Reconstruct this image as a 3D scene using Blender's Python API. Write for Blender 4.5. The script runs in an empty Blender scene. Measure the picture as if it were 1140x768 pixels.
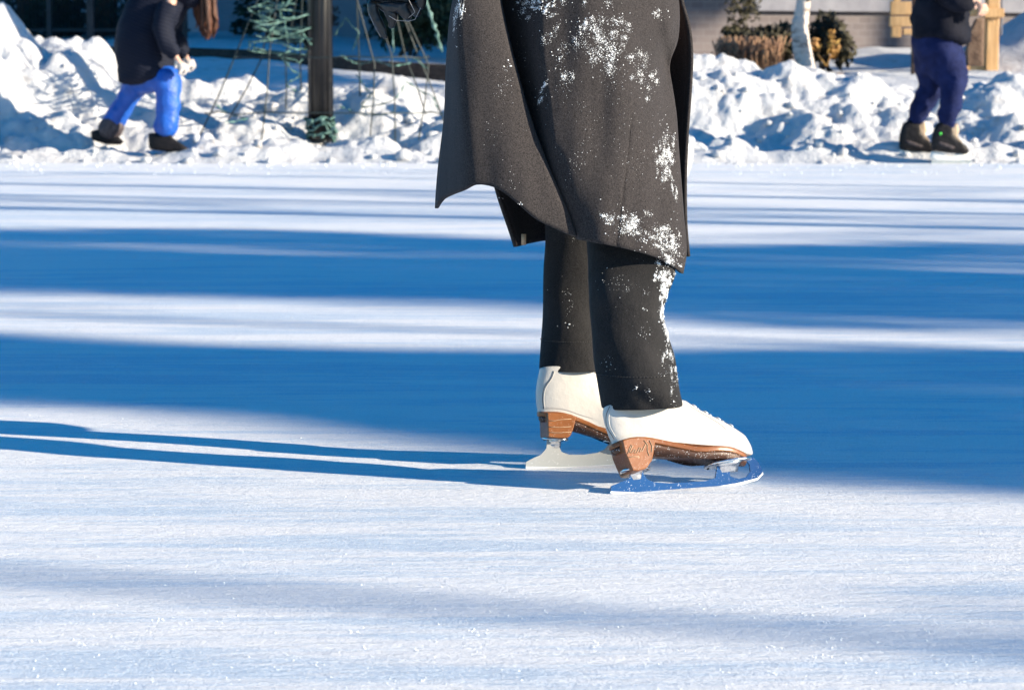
import bpy, bmesh, math, random
from mathutils import Vector, Matrix, noise
from mathutils.bvhtree import BVHTree
random.seed(7)
R = math.radians
C = bpy.context.scene.collection
F = 2692.0; H = 0.856; P = math.atan((384-60)/F)
FW = Vector((0, math.cos(P), -math.sin(P))); UP = Vector((0, math.sin(P), math.cos(P))); RT = Vector((1, 0, 0))
CAM = Vector((0, 0, H))
def ray(px, py): return FW*F + RT*(px-570) + UP*(384-py)
def at(px, py, Y):
    d = ray(px, py); return CAM + d*(Y/d.y)
def atz(px, py, z=0.0):
    d = ray(px, py); return CAM + d*((z-H)/d.z)
def X(px, Y): return (px-570)/F*Y
def Z(py, Y): return at(570, py, Y).z
def lerp(a, b, t): return a+(b-a)*t
def sm(t): t = max(0., min(1., t)); return t*t*(3-2*t)
def tab(t, pts):
    if t <= pts[0][0]: return pts[0][1]
    for (a, b), (c, d) in zip(pts, pts[1:]):
        if t <= c: return b+(d-b)*(t-a)/(c-a)
    return pts[-1][1]
def tabs(t, pts):      # smooth (catmull) table
    n = len(pts)
    if t <= pts[0][0]: return pts[0][1]
    if t >= pts[-1][0]: return pts[-1][1]
    for i in range(n-1):
        if t <= pts[i+1][0]:
            x0, y0 = pts[i]; x1, y1 = pts[i+1]
            m0 = (y1-pts[i-1][1])/(x1-pts[i-1][0]) if i > 0 else (y1-y0)/(x1-x0)
            m1 = (pts[i+2][1]-y0)/(pts[i+2][0]-x0) if i < n-2 else (y1-y0)/(x1-x0)
            h = x1-x0; u = (t-x0)/h
            return (2*u**3-3*u*u+1)*y0+(u**3-2*u*u+u)*h*m0+(-2*u**3+3*u*u)*y1+(u**3-u*u)*h*m1

# ------------------------------------------------------------------ materials
class NT:
    def __init__(s, name):
        s.m = bpy.data.materials.new(name); s.m.use_nodes = True
        s.t = s.m.node_tree; s.b = s.t.nodes['Principled BSDF']; s.n = s.t.nodes
        s.co = s.n.new('ShaderNodeTexCoord')
    def link(s, a, b): s.t.links.new(a, b)
    def mapping(s, scale=(1,1,1), rot=(0,0,0), src='Object', loc=(0,0,0)):
        m = s.n.new('ShaderNodeMapping'); m.inputs['Scale'].default_value = scale
        m.inputs['Rotation'].default_value = rot; m.inputs['Location'].default_value = loc
        s.link(s.co.outputs[src], m.inputs['Vector']); return m.outputs['Vector']
    def noise(s, vec, scale=5, detail=4, rough=.55, dist=0):
        n = s.n.new('ShaderNodeTexNoise'); n.inputs['Scale'].default_value = scale
        n.inputs['Detail'].default_value = detail; n.inputs['Roughness'].default_value = rough
        n.inputs['Distortion'].default_value = dist
        s.link(vec, n.inputs['Vector']); return n.outputs['Fac']
    def vor(s, vec, scale=5, feat='F1'):
        n = s.n.new('ShaderNodeTexVoronoi'); n.inputs['Scale'].default_value = scale; n.feature = feat
        s.link(vec, n.inputs['Vector']); return n.outputs['Distance']
    def ramp(s, fac, stops):
        r = s.n.new('ShaderNodeValToRGB'); e = r.color_ramp.elements
        while len(e) < len(stops): e.new(.5)
        for el, (p, c) in zip(e, stops):
            el.position = p; el.color = (c, c, c, 1) if isinstance(c, (int, float)) else (*c, 1)
        s.link(fac, r.inputs['Fac']); return r.outputs['Color']
    def mix(s, fac, a, b, typ='MIX'):
        m = s.n.new('ShaderNodeMix'); m.data_type = 'RGBA'; m.blend_type = typ
        for k, v in ((0, fac), (6, a), (7, b)):
            if hasattr(v, 'is_output'): s.link(v, m.inputs[k])
            elif k == 0: m.inputs[0].default_value = v
            else: m.inputs[k].default_value = (*v, 1)
        return m.outputs[2]
    def math(s, op, a, b=0.):
        m = s.n.new('ShaderNodeMath'); m.operation = op
        for k, v in ((0, a), (1, b)):
            if hasattr(v, 'is_output'): s.link(v, m.inputs[k])
            else: m.inputs[k].default_value = v
        return m.outputs[0]
    def base(s, c):
        if hasattr(c, 'is_output'): s.link(c, s.b.inputs['Base Color'])
        else: s.b.inputs['Base Color'].default_value = (*c, 1)
    def rough(s, r):
        if hasattr(r, 'is_output'): s.link(r, s.b.inputs['Roughness'])
        else: s.b.inputs['Roughness'].default_value = r
    def set(s, **k):
        for n, v in k.items(): s.b.inputs[n.replace('_', ' ')].default_value = v
    def bump(s, h, dist=.01, strength=1.):
        b = s.n.new('ShaderNodeBump'); b.inputs['Distance'].default_value = dist; b.inputs['Strength'].default_value = strength
        s.link(h, b.inputs['Height'])
        cur = s.b.inputs['Normal']
        if cur.is_linked: s.link(cur.links[0].from_socket, b.inputs['Normal'])
        s.link(b.outputs['Normal'], cur)
M = {}
def simple(name, c1, c2, scale=20, rough=.7, bump=0., bscale=None, metal=0., spec=.5, stretch=(1,1,1), contrast=(.35,.65)):
    t = NT(name); v = t.mapping(stretch)
    f = t.noise(v, scale, 5, .6)
    t.base(t.mix(t.ramp(f, [(contrast[0], 0), (contrast[1], 1)]), c1, c2)); t.rough(rough)
    t.set(Metallic=metal, Specular_IOR_Level=spec)
    if bump: t.bump(t.noise(t.mapping(stretch), bscale or scale*2, 4, .6), bump)
    M[name] = t.m; return t
SNOW = (.62, .63, .655)
# ice: scraped, frosted rink ice
t = NT('ice')
vs = t.mapping((.35, 3.2, 1), (0, 0, R(3)))
vd = t.mapping((.5, 6, 1), (0, 0, R(-6)))
f1 = t.noise(vs, 2.2, 8, .65, .3); f2 = t.noise(vd, 5, 6, .7)
big = t.noise(t.mapping((.15, .6, 1)), 1.1, 3)
fr = t.math('ADD', t.math('MULTIPLY', f1, .6), t.math('MULTIPLY', f2, .4))
fr = t.math('ADD', fr, t.math('MULTIPLY', t.math('SUBTRACT', big, .5), .35))
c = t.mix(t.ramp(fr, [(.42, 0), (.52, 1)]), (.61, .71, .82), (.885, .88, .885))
# fine pale scratches
sc = t.noise(t.mapping((1.2, 45, 1), (0, 0, R(4))), 3, 3, .8)
sc2 = t.noise(t.mapping((2, 60, 1), (0, 0, R(-9))), 2.4, 3, .8)
c = t.mix(t.math('MULTIPLY', t.ramp(t.math('MAXIMUM', sc, sc2), [(.60, 0), (.70, 1)]), .75), c, (.88, .91, .96))
gr = t.noise(t.mapping((40, 90, 40)), 1.6, 5, .75)
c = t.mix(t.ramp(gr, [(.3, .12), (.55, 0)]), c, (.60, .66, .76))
g2 = t.noise(t.mapping((210, 80, 100)), 1.0, 3, .85)
c = t.mix(t.ramp(g2, [(.56, 0), (.62, .9)]), c, (.94, .94, .95))
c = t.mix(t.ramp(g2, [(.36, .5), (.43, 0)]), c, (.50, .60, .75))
for sc_, ro, lo in (((.22, 1.1, 1), 5, 0), ((.3, .9, 1), -8, 3), ((.5, 1.9, 1), 12, 7)):
    ln = t.noise(t.mapping(sc_, (0, 0, R(ro)), loc=(lo, lo*2, 0)), 1.6, 2, .4)
    lm = t.ramp(ln, [(.4945, 0), (.498, 1), (.5015, 0)])
    brk = t.ramp(t.noise(t.mapping((3, 3, 3), loc=(lo, 0, 0)), 2, 3), [(.45, 0), (.6, .8)])
    lm = t.math('MULTIPLY', lm, brk)
    c = t.mix(lm, c, (.93, .94, .95)); t.bump(lm, .002, .6)
t.bump(g2, .0017, .8)
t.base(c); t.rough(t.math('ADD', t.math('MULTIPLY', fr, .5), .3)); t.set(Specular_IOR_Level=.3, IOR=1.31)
t.bump(sc, .004, .7); t.bump(sc2, .003, .6)
t.bump(gr, .0045, .85)
t.bump(t.noise(t.mapping((14, 40, 14)), 1.3, 4, .6), .006, .6)
st = t.noise(t.mapping((4, 26, 4), (0, 0, R(2))), 1.5, 5, .7)
t.bump(st, .010, .7)
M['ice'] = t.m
# snow
t = NT('snow'); v = t.mapping()
d = t.noise(v, 3, 6, .65)
c = t.mix(t.ramp(d, [(.52, 0), (.70, 1)]), SNOW, (.50, .50, .52))
d2 = t.noise(t.mapping((1, 1, 1.4)), 7, 7, .75)
pm = t.ramp(t.noise(v, .55, 2), [(.45, .15), (.62, .9)])
c = t.mix(t.math('MULTIPLY', t.ramp(d2, [(.54, 0), (.66, 1)]), pm), c, (.42, .38, .35))
t.base(c); t.rough(.85); t.set(Specular_IOR_Level=.2)
t.bump(t.noise(v, 22, 6, .65), .05, .6); t.bump(t.noise(v, 90, 3, .6), .01, .5)
M['snow'] = t.m
t = NT('ground_snow'); t.base(SNOW); t.rough(.85); t.bump(t.noise(t.mapping(), 6, 5), .05); M['ground_snow'] = t.m
t = NT('flake'); t.base((.86, .88, .9)); t.rough(.7); t.set(Specular_IOR_Level=.3); M['flake'] = t.m
# wool coat
t = NT('wool'); v = t.mapping()
n1 = t.noise(v, 380, 3, .95); n2 = t.noise(v, 9, 3)
c = t.mix(t.ramp(n1, [(.33, 0), (.74, 1)]), (.004, .004, .0045), (.078, .069, .071))
c = t.mix(t.ramp(n2, [(.3, .25), (.6, 0)]), c, (.02, .02, .023))
t.base(c); t.rough(.95); t.set(Specular_IOR_Level=.12, Sheen_Weight=.12, Sheen_Roughness=.5)
t.b.inputs['Sheen Tint'].default_value = (.5, .48, .5, 1)
t.bump(n1, .0012, .6); t.bump(t.noise(t.mapping((1, 1, .5)), 18, 3), .006, .35)
M['wool'] = t.m
simple('lining', (.008, .009, .012), (.014, .015, .02), 30, .55)
t = NT('denim'); v = t.mapping()
n1 = t.noise(v, 700, 2, .9); n2 = t.noise(t.mapping((1,1,.6)), 14, 4)
c = t.mix(t.ramp(n1, [(.42, 0), (.7, 1)]), (.005, .005, .006), (.034, .033, .035))
c = t.mix(t.ramp(n2, [(.5, 0), (.75, .4)]), c, (.035, .033, .035))
t.base(c); t.rough(.85); t.set(Specular_IOR_Level=.2, Sheen_Weight=.03); t.bump(n1, .0008, .5); t.bump(n2, .012, .5)
M['denim'] = t.m
simple('thread', (.02, .02, .022), (.05, .048, .05), 300, .8)
# white boot leather
t = NT('white_leather'); v = t.mapping()
c = t.mix(t.ramp(t.noise(v, 25, 5), [(.52, 0), (.75, 1)]), (.53, .50, .465), (.43, .405, .38))
sc = t.noise(t.mapping((6, 6, 60), (0, R(35), 0)), 6, 3, .7)
c = t.mix(t.ramp(sc, [(.7, 0), (.78, .35)]), c, (.45, .43, .42))
t.base(c); t.rough(.38); t.set(Specular_IOR_Level=.5); t.bump(t.noise(v, 32, 3), .004, .4); t.bump(t.noise(v, 500, 2), .0003, .5)
M['white_leather'] = t.m
t = NT('brown_leather'); v = t.mapping()
c = t.mix(t.ramp(t.noise(v, 40, 5, .7), [(.35, 0), (.65, 1)]), (.20, .065, .014), (.25, .085, .020))
c = t.mix(t.ramp(t.vor(v, 180), [(.08, .45), (.2, 0)]), c, (.6, .55, .5))
t.base(c); t.rough(.34); t.set(Specular_IOR_Level=.6, Coat_Weight=.1); t.bump(t.noise(v, 120, 3), .0008, .5)
M['brown_leather'] = t.m
t = NT('dark_sole'); v = t.mapping()
c = t.mix(t.ramp(t.noise(v, 60, 4, .7), [(.35, 0), (.65, 1)]), (.045, .018, .010), (.085, .035, .018))
c = t.mix(t.ramp(t.vor(v, 260), [(.14, .8), (.26, 0)]), c, (.7, .7, .72))
t.base(c); t.rough(.5); M['dark_sole'] = t.m
t = NT('steel'); v = t.mapping()  # far blade: pale base stands in for the sunlit ice it reflects
n = t.noise(v, 160, 4, .7)
c = t.mix(t.ramp(n, [(.60, 0), (.70, 1)]), (.45, .45, .44), (.7, .7, .7))
t.base(c); t.set(Metallic=.35)
t.rough(.35); t.bump(t.noise(v, 300, 2), .0003, .4); M['steel'] = t.m
t = NT('sky_tint_steel'); v = t.mapping()  # near blade: reflected sky painted in as a blue base
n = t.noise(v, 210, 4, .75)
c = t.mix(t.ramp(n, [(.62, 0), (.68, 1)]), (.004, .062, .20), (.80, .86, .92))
t.base(c); t.rough(.25); t.set(Metallic=.25, Coat_Weight=.3); M['sky_tint_steel'] = t.m
simple('chrome', (.8, .8, .8), (.6, .6, .62), 200, .12, .0004, metal=1)
simple('blade_edge', (.75, .76, .78), (.9, .9, .9), 300, .35, metal=.3)
simple('seam_dark', (.05, .05, .06), (.09, .09, .1), 200, .7)
simple('lace', (.85, .84, .82), (.7, .7, .68), 400, .8)
simple('glove_black', (.006, .007, .009), (.014, .016, .02), 60, .42, .002)
simple('skin', (.55, .33, .25), (.60, .38, .29), 30, .5)
simple('tag', (.45, .33, .22), (.35, .25, .16), 200, .8)
# background people
t = NT('puffer'); v = t.mapping((1, 1, 1))
w = t.n.new('ShaderNodeTexWave'); w.wave_type = 'BANDS'; w.bands_direction = 'Z'; w.inputs['Scale'].default_value = 11; w.inputs['Distortion'].default_value = 1.2
w.inputs['Detail'].default_value = 2; t.link(t.mapping((1, 1, 1), (0, R(-20), 0)), w.inputs['Vector'])
t.base(t.mix(w.outputs['Fac'], (.006, .008, .018), (.009, .012, .025))); t.rough(.75); t.set(Specular_IOR_Level=.15); t.bump(w.outputs['Fac'], .005, .4)
M['puffer'] = t.m
simple('blue_nylon', (.004, .065, .36), (.008, .10, .48), 8, .5, .02, 12)
simple('boot_black', (.004, .004, .006), (.014, .012, .014), 30, .5, .004, spec=.2)
simple('gaiter', (.03, .022, .025), (.09, .07, .075), 30, .7)
simple('pale_glove', (.55, .52, .5), (.35, .33, .33), 30, .8)
simple('hair_brown', (.02, .008, .005), (.16, .055, .025), 12, .45, .01, 40, stretch=(6, 6, .4))
simple('navy_jacket', (.003, .004, .010), (.010, .011, .020), 8, .8, .012, 9, spec=.12)
simple('indigo_denim', (.005, .009, .045), (.012, .020, .085), 10, .85, .02, 10, spec=.15)
simple('skate_black', (.004, .004, .006), (.018, .016, .018), 25, .5, .004, spec=.2)
simple('skate_white', (.78, .78, .76), (.7, .7, .68), 20, .4)
simple('skate_tan', (.42, .30, .19), (.55, .42, .3), 40, .6)
simple('tag_green', (.05, .6, .06), (.06, .65, .07), 40, .5)
# surroundings
simple('pole_metal', (.006, .006, .007), (.012, .011, .012), 3, .35, .001)
simple('wire', (.008, .016, .018), (.02, .035, .035), 20, .5)
simple('green_cord', (.02, .08, .065), (.14, .26, .24), 30, .6)
simple('bulb', (.25, .42, .38), (.5, .6, .6), 30, .3)
t = simple('timber_dark', (.035, .022, .018), (.09, .06, .045), 5, .9, .02, stretch=(1, 8, 8))
simple('pine_wood', (.55, .31, .13), (.68, .42, .20), 4, .8, .01, stretch=(10, 10, 1))
simple('iron', (.006, .008, .012), (.02, .022, .03), 20, .5)
t = simple('birch_bark', (.62, .55, .50), (.16, .12, .10), 5, .85, .02, stretch=(1.2, 1.2, 4), contrast=(.50, .68))
simple('bark', (.05, .035, .025), (.12, .09, .07), 10, .9, .03, stretch=(4, 4, 1))
simple('needles', (.010, .024, .014), (.03, .05, .022), 2, .8)
simple('leaf_dark', (.012, .012, .007), (.055, .045, .016), 3, .75)
simple('leaf_yellow', (.30, .20, .04), (.42, .20, .07), 6, .7)
simple('dry_grass', (.36, .22, .13), (.20, .11, .07), 6, .9)
simple('turf', (.09, .075, .02), (.20, .14, .06), 9, 1., .05)
t = NT('brick'); v = t.mapping((1, 1, 1), (R(90), 0, 0))
br = t.n.new('ShaderNodeTexBrick'); br.inputs['Scale'].default_value = 3.2
br.inputs['Color1'].default_value = (.12, .10, .105, 1); br.inputs['Color2'].default_value = (.165, .14, .14, 1); br.inputs['Mortar'].default_value = (.19, .175, .18, 1)
br.inputs['Mortar Size'].default_value = .015; t.link(v, br.inputs['Vector'])
t.base(t.mix(t.math('MULTIPLY', t.noise(t.mapping(), 2, 5), .5), br.outputs['Color'], (.13, .11, .11))); t.rough(.9)
M['brick'] = t.m
simple('siding', (.36, .36, .40), (.44, .44, .48), 3, .8, stretch=(1, 1, 10))
simple('stone_brown', (.10, .06, .045), (.24, .17, .13), 4, .9, .03)
simple('concrete', (.17, .17, .20), (.23, .23, .26), 4, .9)
simple('roof_shingle', (.06, .055, .055), (.1, .09, .09), 12, .9, .02)
simple('glass_dark', (.02, .03, .04), (.03, .04, .05), 3, .08)
simple('trim_white', (.6, .6, .6), (.68, .68, .68), 6, .6)

# ------------------------------------------------------------------ object helpers
def wloc(o):
    v = Vector((0, 0, 0))
    while o: v = v + Vector(o.location); o = o.parent
    return v
def mesh(name, verts, faces, mat, parent=None, origin=None, smooth=True):
    base = wloc(parent) if parent else (Vector(origin) if origin is not None else Vector((0, 0, 0)))
    me = bpy.data.meshes.new(name)
    me.from_pydata([tuple(Vector(v)-base) for v in verts], [], faces); me.update()
    ms = mat if isinstance(mat, (list, tuple)) else [mat]
    for m in ms: me.materials.append(M[m])
    if smooth:
        for p in me.polygons: p.use_smooth = True
    o = bpy.data.objects.new(name, me); C.objects.link(o)
    if parent: o.parent = parent
    else: o.location = base
    return o
def thing(name, loc, label, cat, group=None):
    o = bpy.data.objects.new(name, None); C.objects.link(o); o.location = loc; o.empty_display_size = .1
    return tag(o, label, cat, group)
def tag(o, label, cat, group=None):
    o['label'] = label; o['category'] = cat
    if group: o['group'] = group
    return o
def struct(o): o['kind'] = 'structure'; return o
def stuff(o): o['kind'] = 'stuff'; return o
class B:
    def __init__(s): s.v = []; s.f = []
    def add(s, v, f):
        n = len(s.v); s.v += [Vector(p) for p in v]; s.f += [tuple(i+n for i in q) for q in f]; return s
    def box(s, a, b):
        x0, y0, z0 = a; x1, y1, z1 = b
        v = [(x0,y0,z0),(x1,y0,z0),(x1,y1,z0),(x0,y1,z0),(x0,y0,z1),(x1,y0,z1),(x1,y1,z1),(x0,y1,z1)]
        return s.add(v, [(3,2,1,0),(4,5,6,7),(0,1,5,4),(1,2,6,5),(2,3,7,6),(3,0,4,7)])
    def tube(s, pts, rad, n=8, cap=True):
        pts = [Vector(p) for p in pts]; rings = []
        rr = rad if isinstance(rad, (list, tuple)) else [rad]*len(pts)
        up = None
        for i, p in enumerate(pts):
            d = (pts[min(i+1, len(pts)-1)]-pts[max(i-1, 0)]).normalized()
            if up is None or abs(up.dot(d)) > .98: up = Vector((0, 0, 1)) if abs(d.z) < .9 else Vector((1, 0, 0))
            a = d.cross(up).normalized(); b = a.cross(d).normalized(); up = b
            rings.append([p + (a*math.cos(k*2*math.pi/n)+b*math.sin(k*2*math.pi/n))*rr[i] for k in range(n)])
        return s.loft(rings, cap)
    def loft(s, rings, cap=True, close=True):
        n = len(rings[0]); v = [p for r in rings for p in r]; f = []
        for i in range(len(rings)-1):
            for k in range(n if close else n-1):
                k2 = (k+1) % n
                f.append((i*n+k, i*n+k2, (i+1)*n+k2, (i+1)*n+k))
        if cap: f.append(tuple(range(n-1, -1, -1))); f.append(tuple((len(rings)-1)*n+k for k in range(n)))
        return s.add(v, f)
    def blob(s, c, r, jit=.25, sub=1, sq=(1,1,1)):
        bm = bmesh.new(); bmesh.ops.create_icosphere(bm, subdivisions=sub, radius=1)
        o = Vector((random.random()*50, random.random()*50, random.random()*50))
        v = []
        for q in bm.verts:
            k = 1+jit*noise.noise(q.co*1.3+o)*2
            v.append(Vector(c)+Vector((q.co.x*sq[0], q.co.y*sq[1], q.co.z*sq[2]))*r*k)
        fc = [tuple(x.index for x in q.verts) for q in bm.faces]; bm.free()
        return s.add(v, fc)
    def flake(s, c, r):
        rx = Matrix.Rotation(random.random()*6, 3, 'X') @ Matrix.Rotation(random.random()*6, 3, 'Z')
        v = [rx @ Vector(p)*r*random.uniform(.6, 1.2) + Vector(c) for p in ((1,0,0),(-1,0,0),(0,1,0),(0,-1,0),(0,0,1),(0,0,-1))]
        return s.add(v, [(0,2,4),(2,1,4),(1,3,4),(3,0,4),(2,0,5),(1,2,5),(3,1,5),(0,3,5)])
    def build(s, name, mat, parent=None, origin=None, smooth=True):
        return mesh(name, s.v, s.f, mat, parent, origin, smooth)
def bake(o):
    dg = bpy.context.evaluated_depsgraph_get(); e = o.evaluated_get(dg)
    me = bpy.data.meshes.new_from_object(e); o.modifiers.clear(); o.data = me
    for p in me.polygons: p.use_smooth = True
    return o
def subsurf(o, l=1):
    m = o.modifiers.new('s', 'SUBSURF'); m.levels = l; m.render_levels = l; return o
def bevel(o, w, seg=2):
    m = o.modifiers.new('b', 'BEVEL'); m.width = w; m.segments = seg; m.limit_method = 'ANGLE'; return o
def skin(name, pts, edges, mat,  parent=None, origin=None, lv=2, root=0, disp=0, dscale=6, rs=1.):
    """pts: list of (Vector, rx, ry)"""
    base = wloc(parent) if parent else Vector(origin)
    me = bpy.data.meshes.new(name); me.from_pydata([tuple(Vector(p[0])-base) for p in pts], edges, []); me.update()
    for m in (mat if isinstance(mat, (list, tuple)) else [mat]): me.materials.append(M[m])
    o = bpy.data.objects.new(name, me); C.objects.link(o)
    if parent: o.parent = parent
    else: o.location = base
    sk = o.modifiers.new('k', 'SKIN'); sk.use_smooth_shade = True
    for i, p in enumerate(pts):
        sv = me.skin_vertices[0].data[i]; sv.radius = (p[1]*rs, (p[2] if len(p) > 2 else p[1])*rs); sv.use_root = (i == root)
    subsurf(o, lv)
    bake(o)
    if disp:
        me = o.data
        nn = [v.normal.copy() for v in me.vertices]
        for v, n_ in zip(me.vertices, nn): v.co += n_*disp*noise.fractal(v.co*dscale, .6, 2.2, 3)
        me.update()
    return o
def chain(*n): return list(zip(n, n[1:]))

# ------------------------------------------------------------------ ground: rink ice, snow terrain
AZ = R(17); EL = R(17.5)
SUN = Vector((math.cos(AZ)*math.cos(EL), -math.sin(AZ)*math.cos(EL), math.sin(EL)))
b = B(); b.add([(-300,-300,-.06),(300,-300,-.06),(300,300,-.06),(-300,300,-.06)], [(0,1,2,3)])
struct(b.build('snow_ground', 'ground_snow'))
b = B(); b.add([(-45,-25,0),(45,-25,0),(45,19.6,0),(-45,19.6,0)], [(0,1,2,3)])
struct(b.build('ice_rink', 'ice'))

CREST = [(-20,1.4),(-5.6,1.22),(-4.5,1.12),(-4.2,1.02),(-3.95,.94),(-3.7,.82),(-3.4,.70),(-3.0,.56),(-2.4,.56),(-1.9,.50),(-1.3,.56),(-.6,.52),(0,.6),(1.0,.70),(1.5,.80),(2.2,.74),(2.7,.64),(3.1,.56),(4,.56),(4.6,.6),(20,.7)]
ZW = [(-20,.93),(-5,.895),(-3.6,.837),(-2.56,.79),(-1.58,.67),(-.64,.58),(1,.60),(5,.64),(20,.7)]
ZT = [(-20,.97),(-5,.945),(-3.6,.915),(-2.56,.885),(-1.58,.79),(-.64,.735),(.8,.66),(1.2,.62),(5,.66),(20,.75)]
YW = [(-20,27),(-5,26.5),(-3.6,26),(-2.56,25.5),(-1.58,25),(-.64,24.6),(20,24.6)]
def vor(p):
    d, _ = noise.voronoi(p, distance_metric='DISTANCE', exponent=2.5); return d[0]
def ter(x, y, det=True):
    ed = 19.05+.14*noise.noise(Vector((x*1.1, 3, 0)))+.05*noise.noise(Vector((x*6, 3, 0)))
    yw = tab(x, YW); cz = tabs(x, CREST) if -6 < x < 6 else tab(x, CREST)
    if y < ed: return -.03
    low = .42+.04*noise.noise(Vector((x, 0, 9)))
    yc = 21.2+.25*noise.noise(Vector((x*.8, 5, 2)))
    if y < yc:
        t = (y-ed)/(yc-ed)
        z = .085*sm(t/.12)+ (low-.085)*sm((t-.22)/.7)
    elif y < yw: z = lerp(low, tab(x, ZW), sm((y-yc-.4)/(yw-yc-.4)))
    else:
        z = lerp(tab(x, ZT), tab(x, ZT)+.20, sm((y-yw)/7))
    w = 1.0 if x > -3.3 else lerp(1.0, 1.5, sm((-3.3-x)/1.))
    bump = math.exp(-((y-yc)/(.62*w))**2)
    z += (cz-low)*bump*sm((y-ed)/.7)
    # drift against the right-hand house
    z += .17*math.exp(-((x-4.3)/.85)**2-((y-28.1)/.9)**2)
    if det:
        q = Vector((x, y, 0))
        amp = sm((y-ed)/.5)*(1 if y < yc+.5 else max(.10, 1-(y-yc-.5)*1.0))
        lum = 0
        a = Vector((x*1.7, y*1.9, 1.3)) + noise.noise_vector(q*1.5)*.35
        lum += (.27+.16*sm((-3.3-x)/.6))*(.55-min(.9, vor(a)))
        a = Vector((x*4.2, y*4.6, 4.3)) + noise.noise_vector(q*4)*.3
        lum += (.065+.08*sm((-3.3-x)/.6))*(.5-min(.9, vor(a)))
        a = Vector((x*10, y*11, 7.3))
        lum += .022*(.5-min(.9, vor(a)))
        lum += .08*noise.fractal(q*2.2, .7, 2.1, 4)
        z += lum*amp
        am2 = sm((y-ed)/.12)
        z += am2*(-.0*max(0, .55-vor(Vector((x*13, y*13, 2))))+.03*max(0, noise.noise(q*7))) if y < 21 else .02*noise.noise(q*3)
        if y > yw+.3: z += .04*noise.noise(q*1.2)
    return z
xs = [-40+i*1.0 for i in range(34)] + [-6+i*.022 for i in range(546)] + [6.02+i*1.0 for i in range(34)]
ys = [18.85+i*.024 for i in range(120)] + [21.75+i*.06 for i in range(90)] + [27.2+i*.25 for i in range(40)] + [37.5+i*3 for i in range(20)]
vv = [(x, y, ter(x, y)) for y in ys for x in xs]; nx = len(xs)
ff = [(j*nx+i, j*nx+i+1, (j+1)*nx+i+1, (j+1)*nx+i) for j in range(len(ys)-1) for i in range(nx-1)]
struct(mesh('snow_terrain', vv, ff, 'snow'))
def gz(x, y): return ter(x, y, False)

# loose crumbs of scraped snow on the ice
b = B()
for _ in range(1500):
    y = 3.0+random.random()**1.6*7; x = random.uniform(-.24, .24)*y
    r = random.choice((.0005, .0007, .001, .0015)) * (1+.10*y) * random.uniform(.6, 1)
    b.flake((x, y, r*.25), r)
for _ in range(110):
    cx = random.uniform(-.2, .25)*3.5; cy = random.uniform(3.1, 3.7)
    for k in range(random.randint(2, 6)): b.flake((cx+random.gauss(0, .008), cy+random.gauss(0, .012), .001), random.uniform(.0006, .0017))
for _ in range(400):
    y = random.uniform(17.2, 19.1); x = random.uniform(-.24, .24)*y
    b.flake((x, y, .004), random.uniform(.004, .014)*(1 if y > 18.5 else .6))
cr = stuff(b.build('snow_crumbs', 'flake', smooth=False))
tag(cr, 'loose white crumbs of scraped snow scattered over the ice', 'snow')
b = B()
for _ in range(260):
    y = 18.95+2*random.random()**1.6; x = random.uniform(-4.4, 4.4)
    r = random.uniform(.02, .075)*random.random()**.5
    b.blob((x, y, ter(x, y)+r*.25), r, .35, 1, (1, 1, .8))
stuff(tag(b.build('snow_chunks', 'snow'), 'lumpy chunks of ploughed snow lying over the sunny snow bank', 'snow'))
# leaning slab of snow just behind the coat, standing on the ice
b = B()
p0 = at(757, 206, 16.0)
pr = [(206, 756, 761), (198, 754, 765), (185, 752, 770), (170, 750, 773), (160, 750, 772), (150, 749, 767), (146, 750, 761)]
rings = []
for py, l, r_ in pr:
    a = at(l, py, 16.0); c_ = at(r_, py, 16.0); cx = (a+c_)/2; hw = (c_.x-a.x)/2
    rings.append([cx+Vector((math.cos(k*math.pi/5)*hw*(1+.15*noise.noise(Vector((k, py, 0)))), math.sin(k*math.pi/5)*hw*1.0, 0)) for k in range(10)])
b.loft(rings)
b.blob(at(776, 163, 16.02), .035, .3, 2, (1.6, 1, .9)); b.blob(at(784, 166, 16.02), .022, .3, 2)
b.blob(at(765, 158, 16.0), .05, .3, 2)
o = b.build('snow_block', 'snow', origin=(p0.x, 16.0, 0)); subsurf(o, 2)
tag(o, 'upright white block of snow on the far ice beside the hem of the dark coat', 'snow block')

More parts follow.
